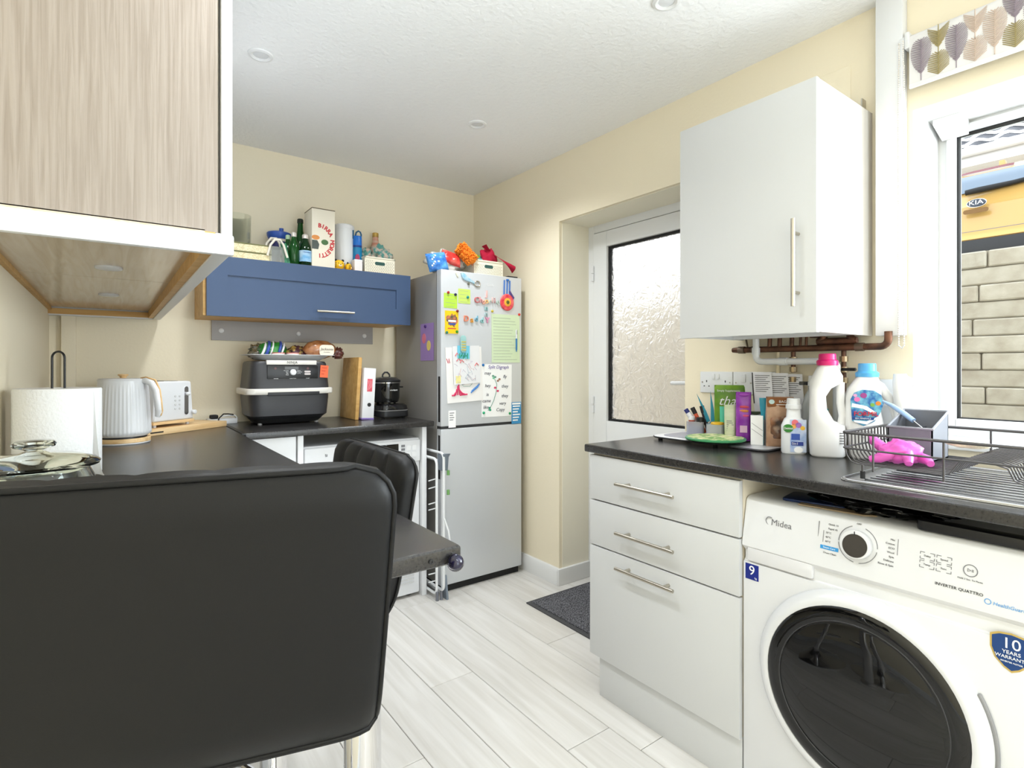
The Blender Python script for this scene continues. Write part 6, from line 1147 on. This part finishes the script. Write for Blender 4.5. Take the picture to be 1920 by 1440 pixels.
t = ctr('lidded_tub', 'clear tub with yellow disc lid beside the pale tube', 'tub', 1341, 1.865); MB().prism(rrect(0.064, 0.05, 0.012), 0, 0.046, 'z').build('tub', CLP, t); MB().prism(rrect(0.05, 0.036, 0.01), 0.002, 0.038, 'z').build('contents', mat('grey_contents', (176, 168, 168), 0.6), t); MB().lathe([(0.024, 0.046), (0.025, 0.05), (0.022, 0.054)], (0.008, 0, 0), 24).build('lid', mat('mustard_lid', (226, 176, 40), 0.4), t, smooth=40)
def tube_thing(name, label, cat, u, v0, v1, wid, m, capm, lean, X, z):
    t = ctr(name, label, cat, u, X, z); H = hz3(u, v0, X, z); 
    loft(MB(), [(0.0, 0, wid * 0.36, wid * 0.34), (0.012, 0, wid * 0.38, wid * 0.36), (0.016, 0, wid * 0.48, wid * 0.42), (H * 0.6, 0, wid * 0.5, wid * 0.3), (H, 0, wid * 0.52, 0.002)], 24, 2.2).build('tube', m, t, smooth=50); MB().lathe([(wid * 0.38, 0), (wid * 0.4, 0.014)], n=18).build('cap', capm, t)
    t.rotation_euler = (0, 0, FACE); return t
tube_thing('pale_tube', 'pale squeeze tube with green leaf mark on the tray', 'tube', 1369, 759, 808, 0.04, mat('pale_tube', (206, 206, 184), 0.4, rgb2=(186, 196, 160), scale=(8, 8, 30)), WPL, 0, 1.845, TA)
q = bpy.data.objects['pale_tube']; MB().prism(ell(0.007, 0.007, 16, 0, 0.085), -0.008, -0.004, 'y').build('leaf_mark', mat('logo_green', (44, 128, 44), 0.4), q)
for i in range(6): B(-0.012, 0.012 - 0.003 * (i % 3), -0.0135, -0.0115, 0.03 + i * 0.007, 0.0325 + i * 0.007).build('fine_print', INKG, q)
tube_thing('mint_tube', 'short mint green tube between tub and pale tube', 'tube', 1356, 762, 790, 0.024, mat('mint_plastic', (84, 196, 166), 0.4), mat('mint_plastic', (84, 196, 166), 0.4), 0, 1.90, TA + 0.02)
for i, (u, c_, d, an, z) in enumerate(((1322, (214, 92, 60), 'orange pen leaning behind the clear tubs', -26, 0.02), (1337, (226, 96, 50), 'orange marker leaning right beside the yellow lid', 22, 0.03), (1329, (44, 34, 44), 'black marker leaning behind the yellow lid', -14, 0.03), (1316, (236, 236, 240), 'white toothbrush tube leaning left behind the tubs', -34, 0.03))):
    t = ctr('marker', d, 'marker', u, 1.925, TA, FACE, 'pens and tubes behind the tubs'); m = MB(); m.cyl((0, 0, 0), (0, 0, 0.085 + 0.01 * (i % 2)), 0.008 + (0.003 if i == 3 else 0), n=14); m.build('barrel', flat(c_, 0.4), t, smooth=45); MB().cyl((0, 0, 0.085), (0, 0, 0.112), 0.009).build('cap', flat((44, 52, 120) if i == 3 else (30, 30, 34), 0.4), t); t.rotation_euler = (0, R(an), FACE)
TPEG = mat('turquoise_plastic', (24, 140, 168), 0.4)
t = ctr('scissors', 'turquoise craft scissors standing behind the clear tubs', 'scissors', 1338, 1.93, TA); H = hz3(1338, 733, 1.93)
for s_, an in ((-1, -22), (1, -4)): MB().prism([(-0.007, H * 0.3), (0.007, H * 0.3), (0.008, H * 0.55), (0.0, H)], -0.003, 0.003, 'y').build('blade', TPEG, t).rotation_euler = (0, R(an), 0)
MB().tube([(0.014 * math.cos(R(a)), 0, H * 0.18 + 0.02 * math.sin(R(a))) for a in range(0, 360, 24)], 0.004, 6, True).build('finger_loop', TPEG, t, smooth=True)
t = ctr('thank_you_pouch', 'green thank-you pouch standing behind the purple pack', 'pouch', 1369, 1.945, TA); H = hz3(1369, 722, 1.945); pillow(0.115, H, 0.02, 8, 0.002).build('pouch', mat('leaf_green_pouch', (126, 166, 40), 0.35, rgb2=(74, 122, 40), scale=(10, 10, 14)), t, smooth=True)
text('lettering', 'Simply Supplements', 0.0105, (-0.006, -0.0112, H - 0.022), PAPER, t); text('lettering', 'tha', 0.05, (-0.012, -0.0125, H - 0.062), PAPER, t, shear=0.35); text('lettering', 'nk you', 0.03, (0.03, -0.0125, H - 0.10), PAPER, t, shear=0.35)
t = ctr('purple_pack', 'purple flow-wrapped snack pack standing upright', 'packet', 1394, 1.855, TA - 0.004); H = hz3(1394, 735, 1.855, TA - 0.004); pillow(0.052, H, 0.028, 11, 0.004).build('pack', mat('purple_foil', (124, 44, 150), 0.25, rgb2=(150, 66, 170), scale=(20, 20, 20)), t, smooth=True)
for i, (z, c_) in enumerate(((0.95, (160, 70, 180)), (0.70, (190, 60, 80)), (0.62, (200, 120, 60)), (0.52, (190, 60, 110)))): MB().blob((0.002, -0.0135, H * z), (0.016, 0.002, 0.005), 0.1, 4, i, flat_bottom=False, nu=12, nv=8).build('print_patch', flat(c_, 0.4), t, smooth=True)
B(-0.012, 0.012, -0.0158, -0.013, H * 0.18, H * 0.32).build('print_label', mat('mauve_label', (196, 160, 186), 0.4), t)
t = ctr('white_card_box', 'small white box wrapped in clear film', 'box', 1419, 1.850, TB + 0.0003); H = hz3(1419, 779, 1.85, TB); B(-0.020, 0.020, -0.012, 0.012, 0, H).build('box', PAPER, t, bevel=0.001)
for k in range(2): MB().tube([(-0.018, -0.0125, H * (0.75 - 0.2 * k)), (0.018, -0.0125, H * (0.5 - 0.2 * k))], 0.0006, 5).build('crease', INKG, t)
t = ctr('film_bag', 'crumpled clear film bag with dark label behind white box', 'bag', 1413, 1.90, TA - 0.008); pillow(0.075, 0.105, 0.035, 14, 0.012).build('bag', clear_glass('cloudy_film', (214, 214, 206), 0.25, 0.2), t, smooth=True); pillow(0.05, 0.06, 0.02, 15, 0.006).build('dark_label', mat('dark_green_print', (52, 66, 44), 0.5), t, smooth=True).location = (0.008, 0.0, 0.05)
t = ctr('brush_clip', 'turquoise plastic peg clipped to the leaflets', 'peg', 1430, 1.86, TB); H1, H0 = hz3(1430, 746, 1.86, TB), hz3(1430, 787, 1.86, TB); MB().prism([(-0.011, H1), (0.011, H1), (0.010, H1 - 0.03), (0.006, H0), (-0.004, H0), (-0.009, H1 - 0.03)], -0.006, 0.006, 'y').build('peg', TPEG, t, bevel=0.002); MB().cyl((0.001, 0, 0), (0.001, 0, H0 + 0.01), 0.0025).build('stem', TPEG, t)
t = ctr('brown_paper_bag', 'brown snack bag with clear front window', 'bag', 1462, 1.865, TB + 0.0003); H = hz3(1462, 744, 1.865, TB); pillow(0.086, H, 0.03, 17, 0.004).build('bag', mat('kraft_clear_mix', (150, 112, 84), 0.35, rgb2=(196, 160, 132), scale=(16, 16, 16)), t, smooth=True)
B(-0.040, 0.040, -0.0135, -0.004, H * 0.80, H * 0.985).build('header', mat('kraft_brown', (138, 84, 40), 0.6), t, bevel=0.002); text('lettering', 'BAG', 0.012, (0.008, -0.0142, H * 0.905), PAPER, t); B(-0.012, 0.03, -0.0142, -0.0132, H * 0.84, H * 0.852).build('print_line', PAPER, t); MB().prism(ell(0.009, 0.008, 18, -0.026, H * 0.90), -0.0145, -0.0132, 'y').build('logo_spot', mat('pale_aqua', (196, 222, 222), 0.5), t)
pillow(0.066, H * 0.55, 0.024, 19, 0.005).build('window', mat('dark_contents', (74, 58, 50), 0.2, rgb2=(160, 110, 76), scale=(24, 24, 24), coat=0.5), t, smooth=True).location = (0.0, -0.006, H * 0.14)
for i in range(3):
    u0 = (1422, 1452, 1478)[i]; y_ = at_x(u0 + 14, 720, 1.93 + 0.01 * i).y; z_ = TA + 0.01; t = thing('leaflet', ['printed leaflet with black margin, leftmost of the fanned three', 'printed leaflet in the middle of the fanned three', 'printed leaflet with brown edge, rightmost of the fanned three'][i], 'leaflet', (1.93 + 0.011 * i, y_, TB + 0.0003), R(-90), 'fanned printed leaflets')
    Hh = at_x(u0, 697 + 2 * i, 1.93).z - TB - 0.001; ww = 0.072
    def fn(u, v, Hh=Hh): return (-ww / 2 + ww * u + 0.02 * (1 - v) - 0.012, -0.014 * math.sin(v * 2.2) + 0.006 * u, 0.0 + Hh * v)
    MB().grid(fn, 4, 10).build('page', mat('leaflet_paper', (226, 226, 232), 0.7), t, smooth=True)
    m = MB()
    for k in range(9):
        v = 0.95 - 0.028 * k
        a, b = Vector(fn(0.16, v)), Vector(fn(0.9 - 0.1 * (k % 3), v)); m.tube([a + Vector((0, -0.001, 0)), b + Vector((0, -0.001, 0))], 0.0011, 4)
    m.build('print_block', INKG, t, weld=False)
    m = MB(); m.tube([Vector(fn(0.03, v)) + Vector((0, -0.001, 0)) for v in (0.55, 0.7, 0.85, 0.99)], 0.0022, 4); m.build('margin_bar', INKK if i < 2 else mat('margin_brown', (112, 72, 58), 0.6), t)

# ---------------------------------------------------------------- on top of the washing machine
MZ = 0.8263
t = thing('blue_pouch', 'flat dark blue pouch on top of the washing machine', 'pouch', (1.545, 0.70, MZ), R(-80)); MB().prism(rrect(0.15, 0.11, 0.012), 0, 0.007, 'z').build('pouch', mat('deep_navy_foil', (22, 44, 92), 0.35), t, bevel=0.002); MB().prism(ell(0.02, 0.012, 18), 0.007, 0.0078, 'z').build('print', mat('print_teal', (50, 110, 130), 0.5), t)
t = thing('cardboard_flap', 'flat piece of brown cardboard on the washing machine', 'cardboard', (1.49, 0.625, MZ), R(-84)); MB().prism([(-0.09, -0.018), (0.06, -0.018), (0.085, 0.0), (0.06, 0.02), (-0.09, 0.02)], 0, 0.003, 'z').build('card', mat('brown_card', (150, 130, 104), 0.8), t)
t = thing('black_bin_bags', 'crumpled glossy black bin bags stuffed above washing machine', 'bag', (1.56, 0.50, MZ), R(-90)); MB().blob((-0.06, 0, 0.024), (0.15, 0.09, 0.024), 0.14, 8, 61, 56, 30).build('bag', mat('black_polythene', (10, 10, 11), 0.12), t, smooth=True)
t = thing('black_baking_tray', 'flat black oven tray slid above the washing machine', 'tray', (1.475, 0.31, MZ), R(-90)); MB().prism(rrect(0.28, 0.04, 0.015), 0, 0.022, 'z').build('tray', mat('matt_black_tray', (18, 18, 22), 0.35), t, bevel=0.004)
